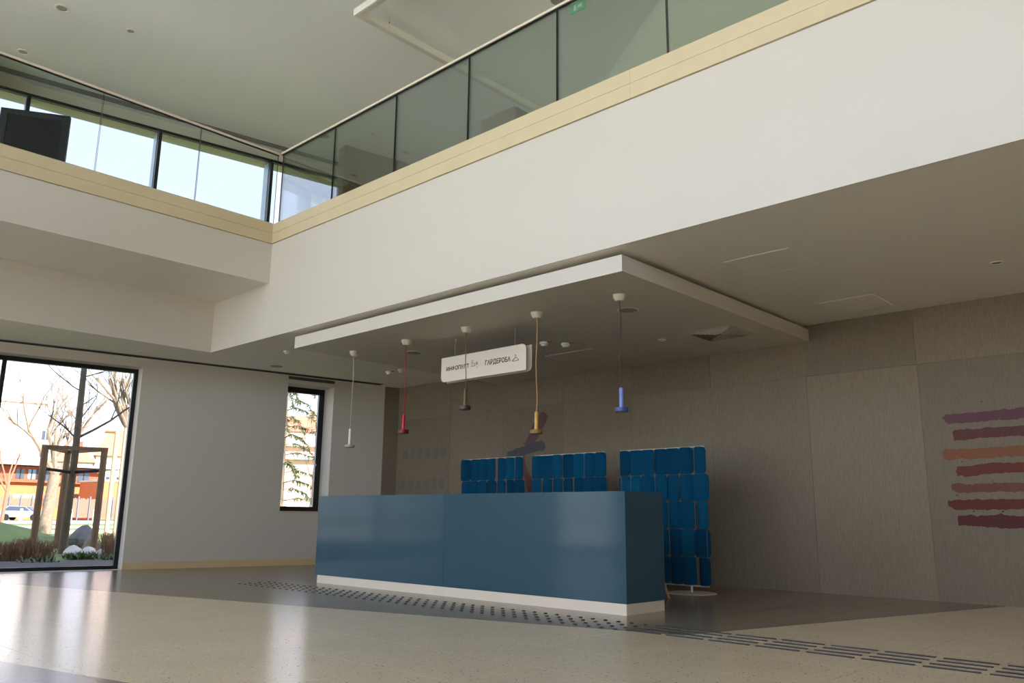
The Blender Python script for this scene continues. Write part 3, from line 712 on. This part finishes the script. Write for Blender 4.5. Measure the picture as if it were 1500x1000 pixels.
# square four-way air vent in the raft
vx, vy, vr = -4.52, 8.262, .30
vt = empty('ceiling_vent', (vx, vy, ZC - .02)); ventm = mat('vent_grey_white', (196, 190, 172), .45)
def sqring(mb, ro, ri, zo, zi, th=.003):
    P = lambda r, z: [(vx - r, vy - r, z), (vx + r, vy - r, z), (vx + r, vy + r, z), (vx - r, vy + r, z)]
    vs = P(ro, zo) + P(ri, zi) + P(ro, zo + th) + P(ri, zi + th); fs = []
    for k in range(4):
        j = (k + 1) % 4; fs += [(k, j, 4 + j, 4 + k), (8 + k, 12 + k, 12 + j, 8 + j), (k, 8 + k, 8 + j, j), (4 + k, 4 + j, 12 + j, 12 + k)]
    return mb.add(vs, fs)
MB().box(vx - vr + .04, vx + vr - .04, vy - vr + .04, vy + vr - .04, ZC - .0012, ZC - .0004).build('throat_shade', dark, vt)  # flat black sheet, shade of the vent opening put into its colour
sqring(MB(), vr, vr - .045, ZC - .004, ZC - .012).build('vent_frame', ventm, vt)
for k in range(6):
    r = vr - .052 - k * .037; sqring(MB(), r, r - .016, ZC - .004, ZC - .022, .002).build('louvre', ventm, vt)
tag(vt, 'square louvred air vent in the underside of the raft', 'vent')

# linear air slots
def slot(name, s0, s1, d0, d1, z_, n, label, sm):
    o = empty(name, WL((s0 + s1) / 2, (d0 + d1) / 2, z_ - .012))
    MB(WL).box(s0, s1, d0, d1, z_ - .003, z_ - .0005).build('slot_shade', dark, o)  # flat black strip painted as the shade inside the slot
    for k in range(n + 1):
        d = d0 + (d1 - d0) * k / n
        MB(WL).box(s0, s1, d - .004, d + .004, z_ - .006, z_ - .003).build('slat', sm if 0 < k < n else white_s, o)
    tag(o, label, 'air slot')
slot('linear_air_slot', S0 + .3, .92, .09, .29, HC, 2, 'long dark linear air slot in the low ceiling above the windows', mat('dark_slot_slat', (48, 48, 48), .5))
slot('linear_air_slot', S0 + .3, 6.0, .15, .315, HU, 5, 'long dark linear air slot in the upper ceiling along the window band', mat('slot_slat', (206, 208, 204), .5))
gr = empty('wall_grille', WL(-.31, .01, 3.01)); gmm = mat('bronze_grille', (92, 82, 66), .5)
MB(WL).box(-.72, .105, .0003, .006, 3.012, 3.062).build('backing', gmm, gr)
for k in range(4): MB(WL).box(-.72, .105, .006, .012, 3.014 + k * .0125, 3.020 + k * .0125).build('slat', gmm, gr)
tag(gr, 'narrow brown grille on the wall above the slim window', 'grille')

# ------------------------------------------------------------------ outdoors
def gz(x_, y_):                                           # garden ground height: low mound beyond the large window
    v = Vector((x_, y_, 0)) - Vector((-21.3, 5.6, 0))
    return -.03 + .62 * math.exp(-(v.x / 2.2) ** 2 - (v.y / 1.6) ** 2)
grassm = mat('lawn_grass', (106, 120, 58), .9, var=.35, vscale=1.6, bump=.8, bscale=40)
pavem = mat('pale_paving', (196, 186, 170), .8, var=.06, vscale=.8)
asph = mat('street_asphalt', (168, 160, 150), .85, var=.06, vscale=.5)
gm_ = MB(); nx, ny = 60, 60; gx = []; 
xs_ = [-13.05 - 45 * (i / nx) ** 1.3 for i in range(nx + 1)]; ys_ = [-4.9 + 34 * j / ny for j in range(ny + 1)]
ok_ = lambda x_, y_: x_ < wlx(y_) - .42
vs_ = [(min(x_, wlx(y_) - .42), y_, gz(x_, y_)) for y_ in ys_ for x_ in xs_]
gm_.add(vs_, [(j * (nx + 1) + i, j * (nx + 1) + i + 1, (j + 1) * (nx + 1) + i + 1, (j + 1) * (nx + 1) + i) for j in range(ny) for i in range(nx)])
lawn = struct(gm_.build('ground_lawn', grassm, org=(-30, 10, -.03), smooth=True), None)
far_ = MB().box(-420, -57.9, -160, 330, -.4, -.05); far_.box(-57.9, -13.0, 29.0, 330, -.4, -.05); far_.box(-57.9, XE + 60, -160, -5.16, -.4, -.07); far_.box(XE + .26, XE + 60, -5.16, 330, -.4, -.07); far_.box(-13, XE + .26, YU + .3, 330, -.4, -.07)
struct(far_.build('ground', grassm, org=(-100, 50, -.4)))
struct(MB().box(-60, 60, -60, -5.16, -.068, -.04).build('ground_bounce_plaza', mat('pale_bounce_paving', (229, 224, 214), .8, var=.04), org=(0, -30, -.068)))  # unseen plaza added, kept pale to bounce sunlight up to the ceilings
def strip(name, d0, d1, m_, z=.012):                      # paved strip crossing the view at a distance (runs along Y)
    return struct(MB().box(-d1, -d0, -40, 140, -.05, z).build(name, m_, org=(-(d0 + d1) / 2, 40, -.05)))
strip('ground_path_near', 36.5, 40.0, pavem, .03); strip('ground_path_far', 49.5, 54.5, pavem, .03); strip('ground_street', 70, 96, asph, -.02)

barkm = mat('grey_bark', (104, 92, 78), .9, var=.25, vscale=14, stretch=(1, 1, .3), bump=.6, bscale=50)
palebark = mat('pale_bark', (132, 116, 100), .9, var=.25, vscale=9, bump=.6, bscale=30)
twigm = mat('twig_brown', (122, 96, 76), .9, var=.2)
def grow(mb, p, d, L, r, depth, rg, spread=.6, up=.12, nseg=4, kids=(2, 3), n=6):
    pts = [p]; rs = [r]; dd = d.copy()
    for k in range(nseg):
        dd = (dd + Vector((rg.uniform(-.16, .16), rg.uniform(-.16, .16), rg.uniform(-.08, .14) + up * .3))).normalized()
        pts.append(pts[-1] + dd * L / nseg); rs.append(r * (1 - .45 * (k + 1) / nseg))
    mb.tube(pts, rs, n if depth > 1 else 3, cap=False)
    if depth <= 0: return
    for k in range(rg.randint(*kids)):
        i = rg.randint(max(1, nseg - 3), nseg)
        ax = Vector((rg.uniform(-1, 1), rg.uniform(-1, 1), rg.uniform(-.2, .7))).normalized()
        grow(mb, pts[i], (dd + ax * spread * rg.uniform(.7, 1.4) + Vector((0, 0, up))).normalized(), L * rg.uniform(.6, .82), rs[i] * .68, depth - 1, rg, spread, up, nseg, kids, n)

# young staked tree just outside the large window
def foot(px_, py_, dist): q = at(px_, py_, dist); return Vector((q.x, q.y, gz(q.x, q.y)))
tb0 = at(91, 809, 18.7); top0 = at(119.7, 537, 18.7)
ty = empty('young_tree', (tb0.x, tb0.y, gz(tb0.x, tb0.y)))
MB().tube([(tb0.x, tb0.y, gz(tb0.x, tb0.y) - .05), (tb0.x, tb0.y + .02, 1.8), (tb0.x, tb0.y - .01, 3.8), (tb0.x, tb0.y, 6.2)], [.082, .068, .055, .03], 12).build('trunk', barkm, ty, smooth=True)
rg = random.Random(5); brs = MB()
grow(brs, Vector((tb0.x, tb0.y, 2.25)), Vector((-.1, .9, .5)), 1.5, .028, 3, rg, .5, .05)
grow(brs, Vector((tb0.x, tb0.y, 2.25)), Vector((.1, -.7, .5)), .7, .018, 2, rg, .5, .05)
for k in range(12):
    z_ = 2.6 + .3 * k; a = k * 2.4
    grow(brs, Vector((tb0.x, tb0.y, z_)), Vector((math.cos(a), math.sin(a), .35)).normalized(), .8, .013, 2, rg, .5, .08)
brs.build('branches', barkm, ty)
tag(ty, 'young bare tree held between wooden stakes outside the large window', 'tree')
stakem = mat('weathered_stake', (128, 100, 76), .85, var=.2, vscale=8, stretch=(3, 3, .5), bump=.3)
sf = empty('tree_support', (tb0.x, tb0.y, 0)); tops = []
for (px_, dist) in ((65.7, 18.3), (99.6, 19.6), (153, 18.4)):
    q = at(px_, 662, dist); z1 = 2.0; tops.append(Vector((q.x, q.y, z1)))
    MB().tube([(q.x, q.y, gz(q.x, q.y) - .1), (q.x, q.y, z1)], .062, 12).build('stake', stakem, sf, smooth=True)
for a, b in ((0, 1), (1, 2), (0, 2)):
    p, q = tops[a], tops[b]; dvec = (q - p).normalized(); nvec = Vector((-dvec.y, dvec.x, 0)) * .03
    vs_ = [tuple(p - dvec * .06 + s * nvec + Vector((0, 0, h))) for s in (-1, 1) for h in (-.0, .07)] + [tuple(q + dvec * .06 + s * nvec + Vector((0, 0, h))) for s in (-1, 1) for h in (-.0, .07)]
    MB().add(vs_, [(0, 1, 3, 2), (4, 6, 7, 5), (0, 4, 5, 1), (2, 3, 7, 6), (0, 2, 6, 4), (1, 5, 7, 3)]).build('top_rail', stakem, sf)
strapm = mat('black_strap', (22, 22, 24), .7)
for t_ in tops: MB().tube([t_ - Vector((0, 0, .38)), Vector((tb0.x, tb0.y, 1.58))], .03, 6).build('tie_strap', strapm, sf)
tag(sf, 'three wooden stakes with top rails round the young tree', 'tree stakes')

# old pollard tree beyond
tb1 = foot(64, 777, 38.0); tp = empty('old_bare_tree', tb1); rg = random.Random(11)
mb = MB(); fork = tb1 + Vector((.0, .15, 2.3))
mb.tube([tb1 - Vector((0, 0, .1)), tb1 + Vector((.05, .05, .8)), fork], [.27, .22, .21], 12); mb.build('trunk', palebark, tp, smooth=True)
mb = MB()
for (dy, dz, L) in ((-.75, .8, 2.1), (.55, .9, 2.3), (.05, 1, 1.9), (-.3, 1, 1.8)):
    grow(mb, fork, Vector((rg.uniform(-.2, .2), dy, dz)).normalized(), L, .12, 5, rg, .75, .05, 5, (2, 4))
mb.build('branches', palebark, tp)
tag(tp, 'old bare tree with thick forked trunk on the far lawn', 'tree')
def bare_tree(px_, py_, dist, h, seed, label, m_=twigm, r=.12):
    b = foot(px_, py_, dist); o = empty('bare_tree', b); rg = random.Random(seed)
    MB().tube([b - Vector((0, 0, .1)), b + Vector((0, .1, h * .35))], [r, r * .8], 10).build('trunk', m_, o, smooth=True)
    mb = MB()
    for k in range(4): grow(mb, b + Vector((0, .1, h * (.33 - .02 * k))), Vector((rg.uniform(-.4, .4), rg.uniform(-.6, .6), 1)).normalized(), h * .28, r * .6, 4, rg, .6, .1, 4, (2, 3))
    mb.build('branches', m_, o); tag(o, label, 'tree')
bare_tree(2, 764, 62, 7.5, 21, 'bare tree with reddish twigs in front of the brick building', mat('reddish_twig', (142, 106, 88), .9), .11)
bare_tree(186, 782, 31, 9.5, 22, 'tall pale bare tree beside the large window edge', palebark, .17)
bare_tree(452, 770, 60, 11.0, 23, 'slender bare tree before the apartment block', twigm, .055)
s2 = empty('tree_support', foot(162, 784, 30.5))
for px_ in (155, 168):
    q = at(px_, 784, 30.5); MB().tube([(q.x, q.y, gz(q.x, q.y) - .1), (q.x, q.y, 3.6 if px_ > 160 else 3.5)], .075, 10).build('stake', mat('pale_stake', (172, 152, 128), .8, var=.12, vscale=6), s2, smooth=True)
a, b = at(153, 634, 30.5), at(171, 634, 30.5)
MB().tube([(a.x, a.y, 3.45), (b.x, b.y, 3.45)], .05, 8).build('top_rail', stakem, s2)
tag(s2, 'pair of pale wooden stakes with a cross rail at the lawn edge', 'tree stakes')

# planting bed
stonem = [mat('grey_boulder', (120, 116, 112), .9, var=.3, vscale=5, bump=.8, bscale=14), mat('white_boulder', (212, 204, 192), .9, var=.1, vscale=6, bump=.6, bscale=16), mat('brown_boulder', (138, 116, 98), .9, var=.25, vscale=6, bump=.7, bscale=14)]
def boulder(px_, py_, dist, rx, ry, rz, m_, seed, label):
    b = foot(px_, py_, dist); bm = bmesh.new(); bmesh.ops.create_icosphere(bm, subdivisions=3, radius=1); rg = random.Random(seed)
    axes = [(Vector((rg.uniform(-1, 1), rg.uniform(-1, 1), rg.uniform(-.4, 1))).normalized(), rg.uniform(.62, .85)) for _ in range(9)]
    for v in bm.verts:
        for a_, lim in axes:
            q = v.co.dot(a_)
            if q > lim: v.co -= a_ * (q - lim) * .85
        v.co = Vector((v.co.x * rx, v.co.y * ry, v.co.z * rz + rz * .55))
    me = bpy.data.meshes.new('boulder'); bm.to_mesh(me); bm.free(); me.materials.append(m_)
    o = bpy.data.objects.new('boulder', me); C.objects.link(o); place(o, b, None); tag(o, label, 'rock', 'boulders in the planting bed')
boulder(118, 806, 20.3, .28, .30, .30, stonem[0], 3, 'grey boulder standing behind the white stones by the stakes')
boulder(132, 803, 19.2, .18, .2, .19, stonem[2], 4, 'brownish boulder leaning beside the grey boulder')
boulder(106, 812, 18.0, .18, .17, .14, stonem[1], 5, 'low white stone near the young tree foot')
boulder(130, 812, 17.9, .18, .14, .13, stonem[1], 6, 'low white stone half covered by green leaves')
boulder(148, 811, 17.6, .1, .1, .11, stonem[1], 8, 'small white stone below the stake beside the window edge')
shrubm = mat('dry_shrub', (150, 120, 98), .9, var=.25)
def shrub(px_, py_, dist, w, h, n, seed, label, m_=shrubm):
    b = foot(px_, py_, dist); rg = random.Random(seed); mb = MB()
    for k in range(n):
        p = b + Vector((rg.uniform(-.22, .22), rg.uniform(-w, w), -.02)); t_ = p + Vector((rg.uniform(-.1, .1), rg.uniform(-.12, .12), h * rg.uniform(.65, 1)))
        mb.tube([p, (p + t_) / 2 + Vector((rg.uniform(-.03, .03), rg.uniform(-.03, .03), 0)), t_], [.007, .006, .003], 3, cap=False)
        for j in range(2):
            q = p.lerp(t_, rg.uniform(.4, .8)); mb.tube([q, q + Vector((rg.uniform(-.08, .08), rg.uniform(-.1, .1), h * .28))], [.004, .002], 3, cap=False)
    o = mb.build('dry_shrub', m_, org=b); tag(o, label, 'shrub', 'shrubs in the planting bed')
shrub(8, 815, 16.5, .15, .36, 110, 1, 'low dry brown shrub at the mound foot beside the window mullion')
shrub(36, 812, 17.1, .17, .4, 130, 2, 'dense dry brown shrub in front of the nearest wooden stake')
shrub(64, 812, 16.5, .1, .38, 80, 3, 'dry brown shrub between two of the wooden stakes')
shrub(158, 806, 19.4, .1, .45, 90, 4, 'dry brown shrub behind the small white stone')
shrub(164, 808, 17.3, .12, .42, 90, 5, 'dry brown shrub against the large window edge')
leafm = mat('green_leaves', (92, 110, 74), .7, var=.3, vscale=12)
def groundcover(px_, py_, dist, w, n, seed, label):
    b = foot(px_, py_, dist); rg = random.Random(seed); mb = MB()
    for k in range(n):
        p = b + Vector((rg.uniform(-.2, .2), rg.uniform(-w, w), 0)); a = rg.uniform(0, 6.3); l = rg.uniform(.08, .2); d = Vector((math.cos(a), math.sin(a), rg.uniform(.5, 1.6))).normalized() * l; s = Vector((-math.sin(a), math.cos(a), 0)) * .018
        mb.add([tuple(p), tuple(p + d * .5 + s), tuple(p + d), tuple(p + d * .5 - s)], [(0, 1, 2, 3)])
    o = mb.build('leafy_plant', leafm, org=b); tag(o, label, 'plant', 'plants in the planting bed')
groundcover(120, 815, 17.1, .26, 240, 1, 'low leafy green plant in front of the white stones')
groundcover(56, 816, 15.7, .26, 90, 2, 'low leafy green plant below the dry shrubs')
groundcover(160, 815, 16.3, .16, 80, 3, 'low leafy green plant by the large window edge')
mb = MB(); rg = random.Random(77)
for k in range(1500):
    s_ = rg.uniform(-7.5, -2.2); d_ = rg.uniform(-1.9, -.5); p = WL(s_, d_, 0); r = rg.uniform(.018, .05); z_ = gz(p[0], p[1])
    a = rg.uniform(0, 3)
    mb.add([(p[0] + r * math.cos(a + t_ * 1.57) * rg.uniform(.7, 1.2), p[1] + r * math.sin(a + t_ * 1.57), z_ + rg.uniform(0, .006)) for t_ in range(4)] + [(p[0], p[1], z_ + r * .7)], [(0, 1, 4), (1, 2, 4), (2, 3, 4), (3, 0, 4)])
tag(mb.build('gravel', mat('grey_gravel', (118, 116, 116), .9, var=.4, vscale=25)), 'grey gravel covering the bed below the large window', 'gravel', kind='stuff')
struct(MB(lambda s, d, z: WL(s, d, z)).box(-9, -1, -2.9, -.46, -.05, .004).build('ground_bed', mat('dark_soil', (84, 78, 72), .95, var=.3, vscale=10, bump=.6)))

# street: bollards, car, low wall with fence, brick building
concm = mat('pale_concrete', (214, 210, 204), .8)
for px_ in (30, 103, 137):
    b = at(px_, 760, 74); b = Vector((b.x, b.y, 0))
    o = empty('street_bollard', b); MB().lathe(b, [(.11, 0), (.11, 1.0), (.09, 1.06), (.02, 1.08)], 12).build('post', concm, o, smooth=True); MB().lathe(b, [(.115, .86), (.115, .94)], 12).build('band', mat('bollard_band', (150, 150, 150), .6), o)
    tag(o, 'pale grey round bollard standing along the street', 'bollard', 'street bollards')
DB = 118.0
fc = at(45, 750, DB); bx0 = fc.x                                   # building front plane x = bx0, runs along Y
def fy(px_, dx=0): r = at(px_, 750, 100) - CAM; return CAM.y + r.y * ((bx0 + dx) - CAM.x) / r.x
def fz(px_, py_, dx=0): r = at(px_, py_, 100) - CAM; return CAM.z + r.z * ((bx0 + dx) - CAM.x) / r.x
orange = mat('orange_brick', (206, 118, 76), .85, var=.08, vscale=3); redb = mat('red_brick', (176, 88, 62), .85, var=.1, vscale=3)
win_dark = mat('building_window', (66, 74, 88), .15, spec=.8); greyp = mat('grey_metal_roof', (170, 172, 174), .5); shut = mat('grey_shutter', (150, 134, 122), .7)
blu_panel = mat('sky_blue_panel', (140, 180, 226), .5)
bd = empty('brick_building', (bx0, fy(60), 0))
yl, yr_ = fy(-150), fy(143)
MB().box(bx0 - 14, bx0, yl, yr_, 0, fz(60, 707)).build('ground_floor_wall', orange, bd)
MB().box(bx0 - 14, bx0 + .6, yl, yr_ - .3, fz(60, 707), fz(60, 684)).build('upper_wall', redb, bd)
MB().box(bx0 - 15, bx0 + 2.2, yl, fy(170), fz(60, 683), fz(60, 680)).build('flat_roof', greyp, bd)
for (a, b, y0, y1, m_) in ((13, 26, 688, 702, win_dark), (31, 42, 688, 702, blu_panel), (43, 47, 688, 702, win_dark), (52, 62, 688, 703, win_dark), (84, 96, 688, 704, win_dark), (105, 122, 686, 705, win_dark)):
    w_ = MB().box(bx0 + .601, bx0 + .66, fy(a), fy(b), fz(60, y1), fz(60, y0)).build('window', m_, bd)
    MB().box(bx0 + .661, bx0 + .70, (fy(a) + fy(b)) / 2 - .06, (fy(a) + fy(b)) / 2 + .06, fz(60, y1), fz(60, y0)).build('glazing_bar', blackm, w_)
for (a, b, y0, y1) in ((14, 50, 724, 732), (98, 117, 725, 734), (-40, -5, 724, 732)): MB().box(bx0 + .001, bx0 + .05, fy(a), fy(b), fz(60, y1), fz(60, y0)).build('shutter', shut, bd)
MB().box(bx0 + .605, bx0 + .7, fy(133), fy(135.5), fz(60, 690), fz(60, 687)).build('lamp', mat('yellow_sign', (226, 196, 40), .5), bd)
tag(bd, 'two-storey orange and red brick building with a flat grey roof', 'building')
an = empty('orange_annex', (bx0 + 9, fy(158), 0))
MB().box(bx0 + 2.6, bx0 + 9, fy(142, 9), fy(240, 9), 0, fz(150, 705, 9)).build('wall', orange, an); MB().box(bx0 + 2.5, bx0 + 9.1, fy(142, 9) - .1, fy(240, 9), fz(150, 705, 9), fz(150, 705, 9) + .25).build('parapet', concm, an)
tag(an, 'low plain orange annex next to the brick building', 'building')
WX = 14.0
lwm = empty('low_street_wall', (bx0 + WX, fy(60, WX), 0)); MB().box(bx0 + WX - .3, bx0 + WX, fy(-200, WX), fy(84, WX), 0, 1.35).build('wall', orange, lwm); MB().box(bx0 + WX - .36, bx0 + WX + .06, fy(-200, WX), fy(84, WX), 1.35, 1.45).build('cap', orange, lwm)
tag(lwm, 'low orange wall along the street behind the parked car', 'wall')
fen = empty('street_fence', (bx0 + WX - .6, fy(60, WX), 0)); fm = mat('brown_fence', (150, 112, 96), .8, var=.15); fpost = mat('slate_post', (96, 104, 118), .7)
mb = MB()
for k in range(330):
    y_ = fy(-60, WX) + k * (fy(260, WX) - fy(-60, WX)) / 330; mb.box(bx0 + WX - .66, bx0 + WX - .63, y_, y_ + .055, .25, 2.35 + random.uniform(-.1, .1))
tag(mb.build('fence_slats', fm, fen), kind='stuff')
for k in range(14):
    y_ = fy(14 + k * 17, WX); MB().box(bx0 + WX - .62, bx0 + WX - .5, y_ - .07, y_ + .07, 0, 2.6).build('post', fpost, fen)
tag(fen, 'thin brown picket fence with slate posts behind the low wall', 'fence')

# parked car, facing along the street
cc = at(33.5, 759, 98); cc = Vector((cc.x, cc.y, -.02)); ca = empty('parked_car', cc)
cdir = Vector((.62, .78, 0)).normalized(); cnor = Vector((cdir.y, -cdir.x, 0))
CT = lambda a, b, c_: (cc.x + cdir.x * a + cnor.x * b, cc.y + cdir.y * a + cnor.y * b, cc.z + c_)
carm = mat('silver_blue_car', (160, 166, 178), .3, metal=.4, coat=.6); tyre = mat('tyre', (26, 26, 28), .8); lampm = mat('headlamp', (226, 230, 236), .15)
bodyp = [(-2.05, .32), (2.05, .32), (2.1, .62), (1.95, .78), (1.1, .92), (-1.9, .96), (-2.1, .7)]
mb = MB(CT); n = len(bodyp)
mb.add([(a, -.84, z_) for a, z_ in bodyp] + [(a, .84, z_) for a, z_ in bodyp], [tuple(range(n)), tuple(range(n, 2 * n))[::-1]] + [(i, n + i, n + (i + 1) % n, (i + 1) % n) for i in range(n)]); mb.build('body', carm, ca)
cabp = [(1.1, .92, .8), (.35, 1.40, .62), (-1.2, 1.45, .62), (-1.85, .96, .8)]
mb = MB(CT); mb.add([(a, -w, z_) for a, z_, w in cabp] + [(a, w, z_) for a, z_, w in cabp], [(0, 1, 2, 3), (7, 6, 5, 4)] + [(i, 4 + i, 4 + (i + 1) % 4, (i + 1) % 4) for i in range(4)]); mb.build('cabin', carm, ca)
mb = MB(CT); mb.add([(1.06, -.66, .98), (.42, -.54, 1.37), (.42, .54, 1.37), (1.06, .66, .98), (1.10, -.66, .99), (.46, -.54, 1.39), (.46, .54, 1.39), (1.10, .66, .99)], [(0, 1, 2, 3), (4, 7, 6, 5), (0, 4, 5, 1), (1, 5, 6, 2), (2, 6, 7, 3), (3, 7, 4, 0)]); mb.build('windscreen', win_dark, ca)
for s in (-1, 1):
    mb = MB(CT); y0, y1 = s * .80, s * .66
    mb.add([(.85, y0, 1.0), (.3, y1, 1.34), (-1.15, y1, 1.38), (-1.6, y0, 1.0), (.85, y0 + s * .02, 1.0), (.3, y1 + s * .03, 1.34), (-1.15, y1 + s * .03, 1.38), (-1.6, y0 + s * .02, 1.0)], [(0, 1, 2, 3), (4, 7, 6, 5), (0, 4, 5, 1), (1, 5, 6, 2), (2, 6, 7, 3), (3, 7, 4, 0)]); mb.build('side_window', win_dark, ca)
    for a in (1.3, -1.3): MB().tube([CT(a, s * .66, .32), CT(a, s * .86, .32)], .32, 16).build('wheel', tyre, ca)
    MB(CT).box(2.0, 2.11, s * .74 - .16, s * .74 + .06, .62, .76).build('headlamp', lampm, ca)
MB(CT).box(2.06, 2.12, -.4, .4, .4, .56).build('grille', tyre, ca)
tag(ca, 'small silver blue car parked in front of the low orange wall', 'car')

# far houses and apartment block
cream_w = mat('cream_render', (232, 222, 206), .8, var=.03); pink_w = mat('pink_render', (226, 190, 170), .8, var=.04); pale_w = mat('pale_pink_render', (236, 222, 212), .8, var=.03)
def block(name, px0, px1, pyt, dist, depth, m_, label, rows, cols, roof=None, wm=win_dark, ridge=0, ww=1.2, wh=1.4, z_first=1.2):
    c0, c1 = at(px0, 745, dist), at(px1, 745, dist); zt = at((px0 + px1) / 2, pyt, dist).z
    u = Vector((c1.x - c0.x, c1.y - c0.y, 0)); Wd = u.length; u.normalize(); v = Vector((-u.y, u.x, 0))
    if v.dot(Vector((c0.x, c0.y, 0))) < 0: v = -v
    T = lambda a, b, c_: (c0.x + u.x * a + v.x * b, c0.y + u.y * a + v.y * b, c_)
    o = empty(name, T(Wd / 2, 0, 0)); MB(T).box(0, Wd, 0, depth, 0, zt).build('wall', m_, o)
    for r in range(rows):
        for k in range(cols):
            x_ = Wd * (k + .5) / cols; z_ = z_first + (zt - z_first - .6) * r / rows
            w_ = MB(T).box(x_ - ww / 2, x_ + ww / 2, -.06, -.002, z_, z_ + wh).build('window', wm, o)
            MB(T).box(x_ - .05, x_ + .05, -.09, -.061, z_, z_ + wh).build('glazing_bar', concm, w_)
    if roof is not None:
        e_ = .5; mb = MB(T)
        mb.add([(-e_, -e_, zt), (Wd + e_, -e_, zt), (Wd + e_, depth + e_, zt), (-e_, depth + e_, zt), (Wd * .18, depth / 2, zt + ridge), (Wd * .82, depth / 2, zt + ridge)], [(0, 1, 5, 4), (1, 2, 5), (2, 3, 4, 5), (3, 0, 4), (3, 2, 1, 0)])
        rf = mb.build('roof', roof, o)
        if roof is not pale_w: MB(T).box(Wd * .6, Wd * .6 + 1.0, depth * .4, depth * .4 + 1.2, zt + ridge * .4, zt + ridge + 1.3).build('chimney', redb, rf)
    tag(o, label, 'building'); return o, T, Wd, zt
tile_r = mat('red_roof_tiles', (198, 120, 96), .8, var=.1, vscale=1.5)
block('pale_tower_block', -90, 46, 585, 190, 14, pale_w, 'large pale rendered block behind the brick building', 0, 0, roof=pale_w, ridge=5)
block('brick_tower', 47, 59, 612, 158, 5, mat('mauve_brick', (170, 130, 126), .85, var=.08), 'narrow mauve brick tower behind the old tree', 5, 1, ww=1.0)
block('red_roof_house', 132, 210, 668, 160, 12, cream_w, 'cream house with red tiled roof beyond the annex', 2, 5, roof=tile_r, ridge=5)
block('long_grey_house', 62, 128, 676, 180, 12, cream_w, 'pale long house rising behind the brick building roof', 2, 6, roof=tile_r, ridge=3)
ab, T, Wd, zt = block('apartment_block', 392, 482, 632, 205, 14, pink_w, 'pink apartment block with red hipped roof and balconies seen through the slim window', 6, 6, roof=tile_r, ridge=4.6, ww=1.3, wh=1.5, wm=mat('hazy_window', (168, 152, 146), .4))
for k in range(3):
    for r in range(2):
        z_ = zt - 3.6 - r * 3.1; x_ = Wd * (.22 + .28 * k); bl = MB(T).box(x_ - 1.9, x_ + 1.9, -1.4, -.1, z_, z_ + .15).build('balcony', cream_w, ab)
        MB(T).box(x_ - 1.9, x_ + 1.9, -1.4, -1.32, z_ + .15, z_ + 1.15).build('parapet', cream_w, bl)

# conifer beside the slim window
cb = foot(404, 775, 27); co = empty('conifer_tree', cb); rg = random.Random(31); trunk = MB(); needles = MB(); brn = MB()
trunk.tube([cb - Vector((0, 0, .1)), cb + Vector((0, 0, 9))], [.2, .03], 10); trunk.build('trunk', barkm, co, smooth=True)
for k in range(70):
    z_ = .9 + 7.6 * k / 70; R = 2.0 * (1 - z_ / 9.6); a = k * 2.39996
    pts = [cb + Vector((math.cos(a) * R * t_, math.sin(a) * R * t_, z_ + .25 * math.sin(t_ * 2.4) - .55 * t_ * t_)) for t_ in (0, .35, .7, 1)]
    brn.tube(pts, [.022, .016, .011, .004], 4, cap=False)
    for j in range(60):
        t_ = rg.uniform(.25, 1) * 3; i = min(2, int(t_)); p = pts[i].lerp(pts[i + 1], t_ - i)
        d = Vector((rg.uniform(-1, 1), rg.uniform(-1, 1), rg.uniform(-1.4, .2))).normalized() * rg.uniform(.12, .26); s = d.orthogonal().normalized() * .022
        needles.add([tuple(p - s), tuple(p + s), tuple(p + d)], [(0, 1, 2)])
brn.build('branches', twigm, co); tag(needles.build('needles', mat('conifer_green', (74, 92, 62), .8, var=.25, vscale=8), co), kind='stuff')
tag(co, 'conifer with drooping branches outside the slim window', 'tree')
